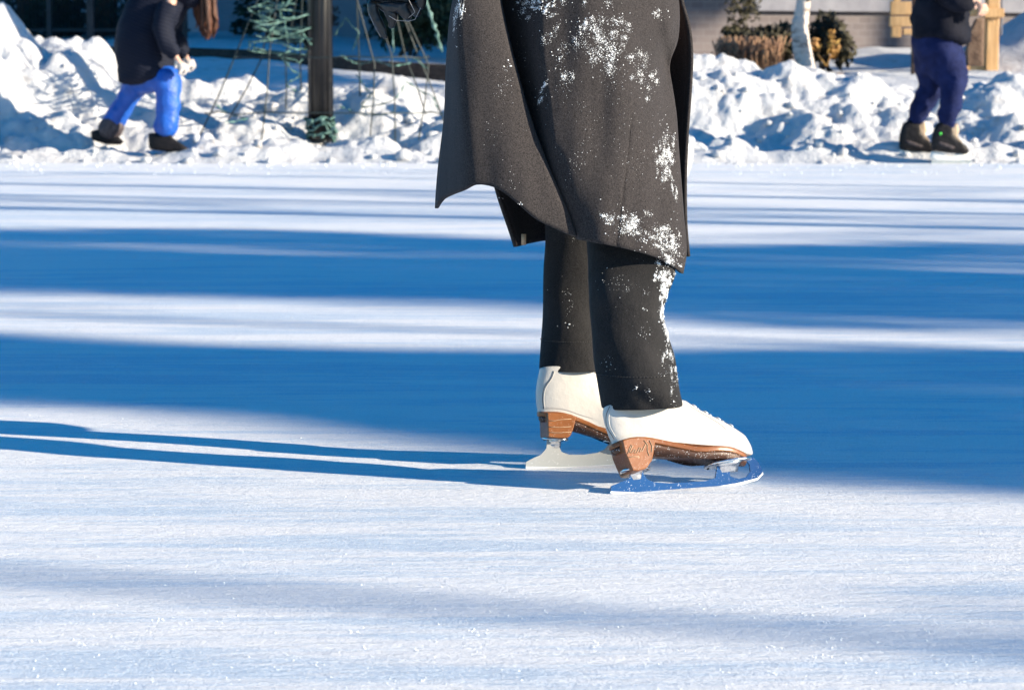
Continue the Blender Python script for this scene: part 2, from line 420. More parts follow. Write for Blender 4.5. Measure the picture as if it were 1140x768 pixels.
# ------------------------------------------------------------------ main skater
def skate(person, G0, G1, lean, back, front, welt, heel, wid, lower, blade, plates, solebot, laces, near=True, ztop=425):
    ux = (G1-G0); ux.z = 0; ux.normalize()
    h = Vector((ux.y, -ux.x, 0))
    uz = Vector((0, 0, 1))*math.cos(lean)-h*math.sin(lean)
    uy = h*math.cos(lean)+Vector((0, 0, 1))*math.sin(lean)
    def loc(px, py, bb=0.):
        d = ray(px, py); o_ = G0+uy*bb; t_ = (o_-CAM).dot(uy)/d.dot(uy); q = CAM+d*t_-G0
        return q.dot(ux), q.dot(uz)
    def W(a, b_, c): return G0+ux*a+uy*b_+uz*c
    # welt line (traced on the near side)
    wl = []
    for px, py in welt:
        wl.append(loc(px, py, wid*.85))
    a0 = min(w[0] for w in wl); a1 = max(w[0] for w in wl); Ln = a1-a0
    def wz(a): return tabs(a, wl)
    bk = [loc(x, y, .0) for x, y in back]; fr = [loc(x, y, 0.) for x, y in front]
    zb = sorted([(c, a) for a, c in bk]); zf = sorted([(c, a) for a, c in fr])
    zt = min(zb[-1][0], zf[-1][0]); z0 = min(zb[0][0], zf[0][0])
    def foot(u):   # half width along the foot
        return wid*tabs(u, [(0, .70), (.15, .74), (.38, .66), (.55, .80), (.75, 1.0), (.88, .93), (1, .72)])
    def outline(aB, aF, wscale, n=44, grow=0., ell=0.):
        r = []
        for k in range(n):
            th = 2*math.pi*k/n
            u = .5-.5*math.cos(th); s_ = math.sin(th)
            sy = math.copysign(abs(s_)**.72, s_)
            a = lerp(aB, aF, u); uu = (a-a0)/Ln
            hw = lerp(foot(max(0, min(1, uu))), wid*.80, ell)*wscale+grow
            r.append((a+(grow if u > .5 else -grow)*abs(math.cos(th)), hw*sy))
        return r
    rings = []; N = 26
    for j in range(N+1):
        v = j/N; v2 = v**1.15
        zl = lerp(z0, zt, v2)
        aB = tab(zl, zb); aF = tab(zl, zf)
        if j == 0: aB, aF = a0, a1
        ws = lerp(1.0, .88, sm(v*1.2)); hug = sm((v-.25)/.45)
        ring = []
        for a, y_ in outline(aB, aF, ws*(.97 if j == 0 else 1), ell=hug):
            uu = (a-a0)/Ln
            # round the instep: narrower towards the lacing at upper levels
            fr_ = sm((uu-.45)/.5)*(1-hug)*v*1.3
            y2 = y_*(1-.55*min(1, fr_))
            zz = max(zl, wz(a)+ (v2*.02)) if v < .9 else zl; zl2 = max(zl, wz(a)+v*.03)
            zz = lerp(wz(a), zl2, sm(v/.35)) if v < .35 else zz
            ring.append(W(a, y2, zz))
        rings.append(ring)
    b = B(); b.loft(rings)
    boot = b.build('ice_skate', 'white_leather', person); subsurf(boot, 2)
    # sole: welt band (tan) and dark underside
    def band(t0, t1, grow0, grow1, mat, name, inset=0):
        bb = B(); rr = []
        for tt, g in ((t0, grow0), ((t0+t1)/2, max(grow0, grow1)), (t1, grow1)):
            rr.append([W(a, y_, wz(max(a0, min(a1, a)))-tt) for a, y_ in outline(a0, a1, 1, grow=g)])
        bb.loft(rr); return bb.build(name, mat, boot)
    so = band(-.001, .009, .0015, .0015, 'brown_leather', 'welt'); bevel(so, .0015)
    us = band(.0085, .021, -.001, -.004, 'dark_sole', 'sole')
    # heel block traced on the near side
    hp = [loc(x, y, wid*.70) for x, y in heel]
    bb = B(); secs = []
    n = len(hp); ca = sum(p[0] for p in hp)/n; cc = sum(p[1] for p in hp)/n
    for yy, k in ((wid*.76, .93), (wid*.74, .985), (wid*.6, 1.0), (-wid*.6, 1.0), (-wid*.74, .985), (-wid*.76, .93)):
        secs.append([W(ca+(a-ca)*k, yy, cc+(c-cc)*k) for a, c in hp])
    bb.loft(secs); hl = bb.build('heel', 'brown_leather', boot, smooth=False); bevel(hl, .002, 3)
    # stacked lifts: thin grooves around the heel
    za = min(c for _, c in hp); zc = max(c for _, c in hp)
    # raised script-like embossing on the heel's side
    bb = B()
    def bz(p0, p1): return
    return dict(W=W, loc=loc, boot=boot, wz=wz, a0=a0, a1=a1, heel=hl, hp=hp, wid=wid, hw=foot)

def blade(S, prof, plates, mat='steel', edge=None, th=.0022):
    W, loc, boot = S['W'], S['loc'], S['boot']
    pf = [loc(x, y, 0) for x, y in prof]
    bb = B(); n = len(pf)
    v = [W(a, th, c) for a, c in pf]+[W(a, -th, c) for a, c in pf]
    me = bpy.data.meshes.new('t'); bm = bmesh.new()
    fv = [bm.verts.new(q) for q in v[:n]]; bv = [bm.verts.new(q) for q in v[n:]]
    bm.faces.new(fv); bm.faces.new(bv[::-1])
    for i in range(n): j = (i+1) % n; bm.faces.new((fv[i], bv[i], bv[j], fv[j]))
    bmesh.ops.recalc_face_normals(bm, faces=bm.faces); bmesh.ops.triangulate(bm, faces=[f for f in bm.faces if len(f.verts) > 4])
    bm.verts.index_update()
    o = mesh('blade', [q.co.copy() for q in bm.verts], [tuple(x.index for x in f.verts) for f in bm.faces], mat, boot, smooth=False); bm.free()
    bb = B()      # bright hollow-ground running edge
    pe = [loc(x, y, 0) for x, y in edge]
    for i in range(len(pe)-1):
        (a, c), (a2, c2) = pe[i], pe[i+1]
        q = th+.0009
        vv = [W(a, q, c), W(a, -q, c), W(a, -q, c+.0042), W(a, q, c+.0042), W(a2, q, c2), W(a2, -q, c2), W(a2, -q, c2+.0042), W(a2, q, c2+.0042)]
        bb.add(vv, [(0,4,7,3),(1,2,6,5),(2,3,7,6),(0,1,5,4),(0,3,2,1),(4,5,6,7)])
    bb.build('blade_edge', 'blade_edge', boot, smooth=False)
    for (xa, xb, y0, y1, hw) in plates:      # mounting plates
        a, c = loc(xa, y0, 0); a2, c2 = loc(xb, y1, 0)
        r = []
        for k in range(24):
            th_ = 2*math.pi*k/24; cs, sn = math.cos(th_), math.sin(th_)
            u = .5+.5*math.copysign(abs(cs)**.6, cs); w = hw*math.copysign(abs(sn)**.6, sn)*(1-.25*abs(2*u-1)**2)
            r.append((lerp(a, a2, u), w, lerp(c, c2, u)))
        bb = B(); bb.loft([[W(p, w, z-.0015) for p, w, z in r], [W(p, w*1.03, z) for p, w, z in r], [W(p, w, z+.0025) for p, w, z in r]])
        bb.build('mounting_plate', 'chrome', boot)
        # flared web between plate and blade
        bb = B(); m = (a+a2)/2; wd = (a2-a)*.22; cm = (c+c2)/2
        bb.loft([[W(m+math.cos(k*math.pi/6)*wd*s1, math.sin(k*math.pi/6)*hw*s2, cm+dz) for k in range(12)] for s1, s2, dz in ((1.5, .85, -.001), (1.1, .35, -.006), (1.0, .16, -.012), (.9, .12, -.018))])
        bb.build('stanchion', 'chrome', boot)
        for u in (.15, .5, .85):
            for s_ in (-1, 1):
                bb = B(); q0 = (lerp(a, a2, u), s_*hw*.62, lerp(c, c2, u)-.0015)
                bb.loft([[W(q0[0]+math.cos(k*math.pi/4)*.0028, q0[1]+math.sin(k*math.pi/4)*.0028, q0[2]-d_) for k in range(8)] for d_ in (0, .0014)])
                bb.build('screw', 'seam_dark', boot, smooth=False)

ctr = at(680, 400, 4.92)
PO = Vector((.16, 4.88, 0))
# --- body: one continuous figure, mostly inside the clothes
def J(px, py, Y, r, r2=None): return (at(px, py, Y), r, r2 or r)
pts = [J(655, 20, 4.96, .10, .13),          # 0 pelvis
       J(655, -60, 4.97, .09, .11), J(652, -160, 4.97, .10, .13), J(650, -235, 4.97, .09, .12),   # 1-3 spine
       J(655, -285, 4.97, .05), J(662, -325, 4.96, .060), J(668, -370, 4.96, .085, .075), J(666, -410, 4.96, .06),  # 4-7 neck, head
       J(682, 60, 4.97, .078), J(694, 190, 4.95, .058), J(706, 300, 4.87, .050), J(712, 420, 4.79, .034), J(718, 470, 4.765, .030), J(775, 488, 4.79, .018),  # 8-13 near leg
       J(645, 60, 5.05, .078), J(640, 180, 5.06, .058), J(638, 280, 5.08, .048), J(636, 390, 5.07, .034), J(636, 440, 5.05, .030), J(680, 468, 5.07, .02),      # 14-19 far leg
       J(640, -240, 4.85, .05), J(560, -160, 4.80, .04), J(485, -70, 4.80, .033), J(452, -22, 4.82, .024), J(444, 0, 4.82, .022),   # 20-24 arm swung back
       J(660, -240, 5.10, .05), J(720, -150, 5.14, .04), J(780, -90, 5.10, .033), J(815, -85, 5.05, .024), J(835, -88, 5.03, .022),  # 25-29
       J(689, -362, 4.955, .014)]
ed = chain(0, 1, 2, 3, 4, 5, 6, 7)+[(0, 8)]+chain(8, 9, 10, 11, 12, 13)+[(0, 14)]+chain(14, 15, 16, 17, 18, 19)+[(3, 20)]+chain(20, 21, 22, 23, 24)+[(3, 25)]+chain(25, 26, 27, 28, 29)+[(6, 30)]
sk = skin('person', pts, ed, 'skin', origin=PO, rs=.72)
tag(sk, 'foreground skater in a long dark wool coat and white figure skates', 'person')
# hair and cap
b = B(); b.blob(at(660, -385, 4.965), .098, .08, 3, (1, .92, 1.05)); b.blob(at(645, -330, 4.975), .07, .1, 2, (.8, .9, 1.3))
b.build('hair', 'hair_brown', sk)

# --- trousers
def leg_rings(rows, nseg=40, wr=.006, seed=0, flat=.78):
    rings = []
    ysn = [r[0] for r in rows]; n = 70
    for j in range(n+1):
        py = lerp(rows[0][0], rows[-1][0], j/n)
        l = tabs(py, [(r[0], r[1]) for r in rows]); r_ = tabs(py, [(r[0], r[2]) for r in rows]); Y = tabs(py, [(r[0], r[3]) for r in rows])
        tl = tab(py, [(r[0], r[4] if len(r) > 4 else 0) for r in rows])
        a = at(l, py, Y); c_ = at(r_, py, Y); cx = (a+c_)/2; hw = (c_.x-a.x)/2
        ring = []
        for k in range(nseg):
            th = 2*math.pi*k/nseg
            dr = Vector((math.cos(th), math.sin(th)*flat, 0))
            q = cx+dr*hw
            low = sm((py-330)/100)
            # diagonal drapes gathering over the ankle
            fold = math.sin(q.z*30+q.x*45+seed)*.22+noise.noise(Vector((q.x*13+q.z*7, q.y*5, q.z*6.5+seed)))*1.1
            fold += 1.2*max(0, noise.noise(Vector((q.x*14+q.z*14, q.y*10, q.z*9+seed))))
            sd = abs(math.sin(th))
            q += dr*wr*fold*(.35+.65*low)*(.05+.95*sd)
            q.z += tl*math.cos(th)*hw
            ring.append(q)
        rings.append(ring)
    return rings
near = [(20, 625, 715, 5.0), (100, 636, 728, 4.97), (200, 645, 728, 4.95), (240, 651, 738, 4.925), (270, 653, 746, 4.895), (300, 655, 752, 4.87), (330, 656, 743, 4.835), (350, 657, 739, 4.825), (375, 659, 745, 4.81), (400, 660, 753, 4.80), (425, 664, 756, 4.778, .0), (452, 669, 758, 4.76, .05)]
far = [(20, 600, 690, 5.06), (100, 600, 684, 5.06), (200, 604, 674, 5.07), (265, 607, 672, 5.08), (300, 605, 670, 5.08), (350, 604, 669, 5.075), (380, 602, 669, 5.06), (411, 600, 670, 5.035)]
b = B(); rn = leg_rings(near, seed=1, wr=.034); rf = leg_rings(far, seed=5, wr=.009)
for rr in (rn, rf):
    last = rr[-1]; inner = []
    c_ = sum(last, Vector())/len(last)
    rr2 = rr+[[c_+(q-c_)*.955+Vector((0, 0, -.0005)) for q in last]]+[[c_+(q-c_)*.87+Vector((0, 0, .012)) for q in last]]
    b.loft(rr2, cap=False)
tr = b.build('trousers', 'denim', sk); subsurf(tr, 1)
for rr in (rn, rf):      # hem stitching
    bb = B()
    row = rr[-7]; n = len(row)
    c_ = sum(row, Vector())/n
    for k in range(n):
        for f_ in (0, .5):
            p = row[k].lerp(row[(k+1) % n], f_+.08); q = row[k].lerp(row[(k+1) % n], f_+.40)
            bb.tube([c_+(p-c_)*1.018, c_+(q-c_)*1.018], .0006, 5)
    bb.build('hem_stitch', 'thread', tr)

# --- coat
LX = [(-260, 592), (-150, 566), (-60, 528), (0, 508), (60, 501), (130, 498), (190, 491), (232, 488), (300, 486)]
RX = [(-260, 700), (-150, 728), (-60, 742), (0, 752), (25, 753), (45, 751), (62, 746), (80, 744), (100, 746), (130, 750), (160, 752), (200, 755), (240, 758), (280, 761), (305, 757)]
E1 = [(-260, 598), (-60, 536), (0, 515), (100, 520), (200, 531), (300, 538)]
E2 = [(-260, 606), (-60, 546), (0, 552), (40, 560), (90, 573), (140, 588), (180, 603), (220, 620), (270, 640), (300, 650)]
E3 = [(-260, 640), (-60, 604), (0, 604), (60, 606), (120, 614), (180, 622), (220, 634), (270, 652), (300, 662)]
HEM = [(486, 234), (489, 231), (494, 223), (505, 217), (518, 212), (530, 206), (540, 206), (552, 209), (566, 218), (580, 230), (595, 243), (612, 252), (640, 264), (668, 271), (700, 278), (730, 287), (748, 297), (757, 304), (762, 304)]
FD = [(-260, 0), (-100, .35), (-40, 1), (90, 1), (150, .62), (190, .33), (230, .14), (280, .05), (300, 0)]
def near_depth(px, py, fx):
    xl, e1, e2, e3, xr = fx
    fd = tabs(py, FD)
    shoulder = sm((-py-100)/160)
    y_l = 4.96; y1 = 4.750; y2 = 4.778-.006*(1-fd); y2b = y2+.135*fd; y3 = 4.764; 
    if px <= e1: t_ = (px-xl)/max(1, e1-xl); Y = lerp(y_l, y1, max(0, math.sin(t_*math.pi/2))**.9)
    elif px <= e2: t_ = (px-e1)/(e2-e1); Y = lerp(y1, y2, t_)-.010*math.sin(t_*math.pi)
    elif px <= e2+3.5: t_ = (px-e2)/3.5; Y = lerp(y2, y2b, sm(t_))
    elif px <= e3: t_ = (px-e2-3.5)/(e3-e2-3.5); Y = lerp(y2b, y3, sm(t_)*.5+t_*.5)
    else:
        t_ = max(0, min(1, (px-e3)/(xr-e3))); Y = lerp(y3, lerp(4.93, 4.875, sm((py-120)/120)), t_**2.6)-.012*math.sin(t_*math.pi)
    # gentle drapes on the main panel
    Y += .007*math.sin((px-py*.28-600)/15.)*sm((px-e3)/25)*sm((py+40)/120)*.5
    Y += .017*noise.noise(Vector((px*.014, py*.007, 3)))+.006*sm((py+20)/200)*noise.noise(Vector((px*.05, py*.008, 11)))+.005*noise.noise(Vector((px*.035, py*.012, 7)))
    # pocket-height dent near the front edge
    Y += .030*math.exp(-((px-738)/9)**2-((py-72)/26)**2) - .016*math.exp(-((px-742)/9)**2-((py-30)/20)**2)
    # diagonal crease
    xc = 622+(py-180)*.28
    if py > 150: Y += .012*math.exp(-((px-xc)/6)**2)*sm((py-150)/40)*sm((285-py)/40)
    # long seam
    xs_ = 704-(py-100)*.105
    Y += .0028*math.exp(-((px-xs_)/1.1)**2)*sm((py-90)/30)
    return Y+.05*shoulder
cols = []
def addc(a, b_, n): cols.extend([(a, b_, k/n) for k in range(n)])
addc(0, 1, 12); addc(1, 2, 18); addc(2, 9, 5); addc(9, 3, 16); addc(3, 4, 90); cols.append((3, 4, 1.0))
rows = 110; PT = -262
grid = []
for j in range(rows+1):
    v = j/rows; row = []
    for a, b_, t_ in cols:
        # iterate: px depends on py, py depends on hem(px)
        px = 600; py = 100
        for it in range(7):
            fx = {0: tabs(py, LX), 1: tabs(py, E1), 2: tabs(py, E2), 3: tabs(py, E3), 4: tabs(py, RX)}
            fx[9] = fx[2]+3.5
            px = lerp(fx[a], fx[b_], t_)
            py = lerp(PT, tabs(px, HEM), v)
        Y = near_depth(px, py, (fx[0], fx[1], fx[2], fx[3], fx[4]))
        row.append(at(px, py, Y))
    grid.append(row)
b = B(); nc = len(cols)
b.add([p for r in grid for p in r], [(j*nc+i, j*nc+i+1, (j+1)*nc+i+1, (j+1)*nc+i) for j in range(rows) for i in range(nc-1)])
# far half of the coat: back vent flap, far side, far front edge
FL = [(-262, 592), (-150, 566), (-60, 528), (0, 520), (80, 530), (150, 541), (212, 555), (273, 575), (300, 580)]
FR = [(-262, 700), (-150, 728), (-60, 748), (0, 757), (30, 765), (60, 768), (100, 766.5), (150, 763), (200, 761), (250, 761.5), (285, 764.5)]
FH = [(520, 268), (576, 274), (590, 271), (610, 268), (650, 272), (700, 278), (764, 286)]
grid2 = []; n2 = 60
for j in range(rows+1):
    v = j/rows; row = []
    for i in range(n2+1):
        u = i/n2; py = 100
        for it in range(6):
            l = tabs(py, FL); r_ = tabs(py, FR); px = lerp(l, r_, u); py = lerp(PT, tabs(px, FH), v)
        merge = sm((-py-20)/60)
        Ye = lerp(5.06, 4.99, merge)
        Y = lerp(Ye, 5.03, u)+.15*max(0,math.sin(math.pi*u))**.6+.008*noise.noise(Vector((px*.03, py*.01, 2)))
        if u > .93: Y += -.03*((u-.93)/.07)
        row.append(at(px, py, Y))
    grid2.append(row)
b.add([p for r in grid2 for p in r], [(j*(n2+1)+i, (j+1)*(n2+1)+i, (j+1)*(n2+1)+i+1, j*(n2+1)+i+1) for j in range(rows) for i in range(n2)])
# shoulders: close the top
top = grid[0]; topf = grid2[0]
ring = list(reversed(top))[:-1:6]+topf[::5]
b2 = B()
coat = b.build('coat', ['wool', 'lining'], sk)
so = coat.modifiers.new('sol', 'SOLIDIFY'); so.thickness = .0075; so.offset = -1; so.material_offset = 0
bake(coat)
bev = coat
c_ = at(652, -285, 4.97)
rings = []
for k in range(7):
    t_ = k/6; rings.append([lerp(q, Vector((c_.x+(q.x-c_.x)*.32, c_.y+(q.y-c_.y)*.32, q.z+.075)), sm(t_)*.999)+Vector((0, 0, .02*math.sin(t_*math.pi))) for q in ring])
b2.loft(rings, cap=True); b2.build('collar', 'wool', coat)
# care tag on the back vent
q = at(583, 266, 5.052); bb = B(); bb.box((q.x-.005, q.y-.001, q.z-.013), (q.x+.005, q.y+.001, q.z+.010)); bb.build('cloth_tab', 'tag', coat)
# sleeves
s1 = skin('sleeve', [J(640, -238, 4.86, .075, .075), J(600, -205, 4.83, .068), J(550, -150, 4.80, .060), J(510, -98, 4.80, .056), J(478, -55, 4.81, .052), J(458, -28, 4.82, .050)], chain(0,1,2,3,4,5), 'wool', coat, disp=.012)
s2 = skin('sleeve', [J(660, -238, 5.09, .075), J(690, -195, 5.13, .066), J(725, -150, 5.14, .058), J(765, -108, 5.11, .054), J(800, -88, 5.06, .050)], chain(0,1,2,3,4), 'wool', coat, disp=.012)
# gloves: loose black gloves, fingers bent
def glove(pal, fingers, name='glove'):
    P_ = []; E_ = []
    for i, p in enumerate(pal): P_.append(p)
    E_ += chain(*range(len(pal)))
    for fg in fingers:
        base_i = fg[0]; last = base_i
        for p in fg[1:]:
            P_.append(p); E_.append((last, len(P_)-1)); last = len(P_)-1
    return skin(name, P_, E_, 'glove_black', sk, lv=2, disp=.003, dscale=30)
glove([J(458, -36, 4.82, .042, .036), J(448, -18, 4.82, .034, .044), J(438, -2, 4.82, .026, .044), J(438, 6, 4.82, .022, .046)],
      [(2, J(418, -2, 4.82, .014), J(414, 10, 4.81, .013), J(419, 22, 4.81, .011), J(425, 34, 4.81, .0085), J(430, 44, 4.81, .005)),
       (3, J(434, 14, 4.80, .013), J(437, 24, 4.80, .010), J(436, 32, 4.81, .006)),
       (3, J(447, 10, 4.79, .013), J(453, 17, 4.79, .011), J(455, 24, 4.80, .007)),
       (2, J(455, 4, 4.82, .014), J(463, 12, 4.82, .011), J(466, 18, 4.83, .007)),
       (1, J(466, -10, 4.80, .013), J(470, 2, 4.79, .011), J(469, 12, 4.79, .008))])
b = B(); b.tube([at(462, -30, 4.795), at(452, -6, 4.77), at(462, 14, 4.775), at(455, 20, 4.78)], .0005, 6); b.tube([at(433, 18, 4.785), at(441, 23, 4.78), at(455, 24, 4.782), at(462, 22, 4.785), at(468, 10, 4.785), at(472, -4, 4.79)], .0005, 6)  # sunlit rim of the glove drawn as thin pale tubes
b.tube([at(411, 16, 4.80), at(417, 30, 4.795), at(424, 42, 4.80)], .0004, 6)
gx = b.build('glove_rim_light', 'pale_glove', sk)
glove([J(800, -88, 5.06, .036), J(815, -86, 5.05, .034, .04), J(830, -88, 5.04, .024, .042)],
      [(2, J(842, -80, 5.02, .011), J(848, -70, 5.02, .01), J(846, -60, 5.02, .007)), (2, J(845, -86, 5.03, .011), J(853, -76, 5.03, .01), J(852, -64, 5.03, .007)),
       (2, J(846, -92, 5.05, .011), J(855, -83, 5.05, .01), J(855, -70, 5.05, .007)), (2, J(843, -97, 5.07, .010), J(852, -90, 5.07, .009), J(853, -79, 5.07, .006)),
       (1, J(824, -74, 5.01, .012), J(834, -66, 4.99, .010), J(842, -62, 5.0, .007))])

# --- skates
G0 = atz(681, 549.5); G1 = atz(846, 537)
SN = skate(sk, G0, G1, R(23),
    back=[(681, 492), (677, 482), (673.5, 470), (671.5, 460), (673, 450), (675, 446)],
    front=[(834, 503), (836.5, 498), (835, 492), (829, 485), (820, 479), (806, 471), (790, 463.5), (775, 456), (766, 450), (760, 446)],
    welt=[(687, 491), (693, 488.5), (705, 485.5), (722, 485.5), (745, 490), (765, 495), (780, 498), (800, 497), (820, 498), (838, 503)],
    heel=[(692, 490), (700, 487.5), (714, 486.5), (730, 489), (728.5, 497), (727.5, 505), (726, 512), (720, 521), (710, 524.5), (704, 524), (700, 515), (695, 503)],
    wid=.042, lower=None, blade=None, plates=None, solebot=None, laces=None)
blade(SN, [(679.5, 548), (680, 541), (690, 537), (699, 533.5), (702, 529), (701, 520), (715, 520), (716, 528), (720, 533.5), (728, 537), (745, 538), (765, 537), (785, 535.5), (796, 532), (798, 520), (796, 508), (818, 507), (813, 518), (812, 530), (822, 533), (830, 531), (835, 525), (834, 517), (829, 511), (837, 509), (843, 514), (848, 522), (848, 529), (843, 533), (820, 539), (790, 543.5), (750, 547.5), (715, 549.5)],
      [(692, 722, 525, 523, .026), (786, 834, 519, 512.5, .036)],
      mat='sky_tint_steel', edge=[(679.5, 549.5), (715, 550.8), (750, 549), (790, 545), (820, 540.5), (843, 534.5), (849, 528)])
# laces and tongue
W = SN['W']; loc = SN['loc']
inst = [(770, 452), (776, 455.5), (783, 459), (790, 462.5), (797, 466), (804, 469.5), (811, 473.5)]
bb = B()
for i, (x, y) in enumerate(inst):
    a, c = loc(x, y, 0)
    arch = []
    for k in range(9):
        w = (k/8-.5)*2; arch.append(W(a+.003*w*(-1)**i, w*.011, c+.0012-.007*w*w))
    bb.tube(arch, .0021, 6)
bb.build('lace', 'lace', SN['boot'])
def on_boot(S, line, name, rad, mat, n=50):
    dg = bpy.context.evaluated_depsgraph_get()
    e = S['boot'].evaluated_get(dg); me = e.to_mesh(); off = wloc(S['boot'])
    bv = BVHTree.FromPolygons([v.co+off for v in me.vertices], [tuple(p.vertices) for p in me.polygons])
    pts_ = []
    for k in range(n+1):
        t_ = k/n*(len(line)-1); i = min(int(t_), len(line)-2); fx_ = t_-i
        px = tabs(t_, [(q, line[q][0]) for q in range(len(line))]); py = tabs(t_, [(q, line[q][1]) for q in range(len(line))])
        d = ray(px, py).normalized(); h_ = bv.ray_cast(CAM, d)
        if h_[0] and h_[3] < 5.3: pts_.append(h_[0]-d*rad*.2)
    if len(pts_) > 3:
        q = B(); q.tube(pts_, rad, 6); q.build(name, mat, S['boot'])
on_boot(SN, [(679, 452), (675, 462), (675.5, 474), (682, 486), (684, 489)], 'counter_seam', .0007, 'seam_dark')
on_boot(SN, [(682, 452), (678, 462), (679, 474), (685, 486)], 'counter_piping', .0009, 'white_leather')
on_boot(SN, [(768, 452), (785, 462), (800, 471), (808, 478)], 'facing_seam', .0006, 'seam_dark')
# embossed curls on the near heel
W = SN['W']; loc = SN['loc']; wd = SN['wid']*.76
bb = B()
def curl(pp, r=.0007):
    q = []
    for x, y in pp:
        a, c = loc(x, y, wd+.0008); q.append(W(a, wd+.0008, c))
    bb.tube(q, r, 6)
curl([(699, 505), (701, 499), (703, 495), (704, 497), (701, 503), (703, 504), (706, 500), (708, 501), (706, 504), (709, 504), (712, 498), (714, 499), (712, 503), (715, 502), (719, 494)])
curl([(700, 509), (706, 508), (712, 508.5)]); curl([(717, 490), (721, 495), (721, 502), (723, 507)]); curl([(723, 490), (726, 496), (725.5, 503)])
bb.build('heel_embossing', 'tag', SN['heel'])

G0 = atz(586, 521.5); G1 = atz(683, 517)
SF = skate(sk, G0, G1, R(10),
    back=[(598, 457), (597, 448), (596.5, 438), (598, 426), (601, 412), (602, 405)],
    front=[(748, 492), (750, 487), (748, 482), (738, 474), (722, 463), (705, 450), (690, 440), (680, 428), (673, 412), (669, 405)],
    welt=[(604, 458), (612, 458.3), (622, 458.5), (635, 461), (648, 466), (660, 471), (672, 477), (700, 486), (725, 488), (750, 490)],
    heel=[(609, 459), (617, 459.5), (628, 460.5), (641, 464), (640, 470), (638, 478), (635, 485), (632, 487.5), (621, 487.8), (610, 486.5), (609.5, 472)],
    wid=.042, lower=None, blade=None, plates=None, solebot=None, laces=None)
blade(SF, [(585, 520), (585.5, 514), (593, 510), (602, 506), (608, 499), (609, 489), (621, 489), (622, 497), (625, 503), (633, 506), (650, 506), (664, 504), (673, 500), (679, 493), (681, 489), (696, 490), (696, 500), (705, 504), (716, 503), (722, 497), (722, 491), (730, 493), (735, 500), (735, 508), (728, 513), (700, 517), (650, 520)],
      [(604, 632, 488.5, 489.5, .024), (672, 722, 491, 493, .030)],
      edge=[(585, 521.5), (620, 522), (650, 521), (700, 518), (730, 512.5)])
on_boot(SF, [(616, 413), (613, 421), (606, 431), (604, 443), (605, 455)], 'counter_seam', .0008, 'seam_dark')
on_boot(SF, [(617.5, 413), (614.5, 421), (607.5, 432), (605.5, 443), (606.5, 455)], 'counter_piping', .0008, 'white_leather')
W = SF['W']; loc = SF['loc']; wd = SF['wid']*.76; bb = B()
for y0, y1 in ((467, 467), (474, 475.5), (480, 481.5)):
    curl([(611, y0+1.), (617, y0+1.4), (624, y1), (636, y1-.8)], .0006)
bb.build('heel_lift', 'tag', SF['heel'])

# --- snow dusting on coat and trousers
def bvh_of(o):
    dg = bpy.context.evaluated_depsgraph_get(); e = o.evaluated_get(dg); me = e.to_mesh(); off = wloc(o)
    return BVHTree.FromPolygons([v.co+off for v in me.vertices], [tuple(p.vertices) for p in me.polygons])
def dust(o, blobs, lines=(), rmax=.0023):
    bv = bvh_of(o); b = B()
    def put(px, py, r):
        h_ = bv.ray_cast(CAM, ray(px, py).normalized())
        if h_[0] and h_[3] < 5.4:
            n_ = h_[1]
            if n_.dot(ray(px, py)) > 0: n_ = -n_
            b.flake(h_[0]+n_*r*.2, r)
    for cx, cy, sx, sy, rot, n, big in blobs:
        cr_, sr_ = math.cos(R(rot)), math.sin(R(rot)); k = 0
        subs = [(random.gauss(0, .75), random.gauss(0, .75)) for _ in range(max(3, n//22))]
        for _ in range(int(n*.75)):
            if random.random() < .8: q = random.choice(subs); gx_, gy_ = q[0]+random.gauss(0, .11), q[1]+random.gauss(0, .11)
            else: gx_, gy_ = random.gauss(0, .95), random.gauss(0, .95)
            x = gx_*sx; y = gy_*sy
            put(cx+x*cr_-y*sr_, cy+x*sr_+y*cr_, random.uniform(.0004, rmax)*random.random()**.7*big)
        for _ in range(int(n*1.3) if sx < 30 and n > 60 else n//3):
            q = random.choice(subs); x = (q[0]+random.gauss(0, .2))*sx; y = (q[1]+random.gauss(0, .2))*sy
            put(cx+x*cr_-y*sr_, cy+x*sr_+y*cr_, random.uniform(.0003, .0008))
    return stuff(b.build('snow_dusting', 'flake', o, smooth=False))
dust(coat, [(672, 52, 16, 20, -25, 900, 1), (648, 26, 5, 10, 15, 160, 1), (690, 28, 10, 10, 20, 160, .9), (620, 25, 10, 25, 20, 120, .8),
            (598, 8, 16, 7, -20, 220, 1), (612, 5, 10, 3, -40, 160, 1), (585, 8, 9, 8, 0, 90, 1), (566, 73, 3, 4, 0, 45, 1),
            (640, 60, 15, 25, 0, 120, .8), (604, 100, 5, 14, 25, 130, 1), (628, 78, 6, 12, 10, 90, .9), (720, 90, 8, 12, 0, 260, 1), (705, 74, 14, 16, 0, 120, .8), (735, 15, 8, 6, 0, 70, .8),
            (512, 12, 4, 16, 5, 320, 1), (742, 170, 5, 22, -5, 480, .9), (738, 185, 7, 14, 0, 320, 1), (748, 205, 3, 14, -10, 140, .8),
            (700, 250, 16, 9, 20, 420, 1.1), (730, 265, 20, 10, 25, 520, 1.1), (748, 270, 8, 18, 0, 300, 1), (690, 240, 12, 8, 0, 110, .9), (745, 292, 8, 5, 20, 160, 1.1),
            (555, 222, 3, 3, 0, 10, .8), (580, 226, 2, 1.5, 0, 12, 1), (680, 120, 60, 60, 0, 330, .45), (560, 110, 30, 60, 0, 120, .45)])
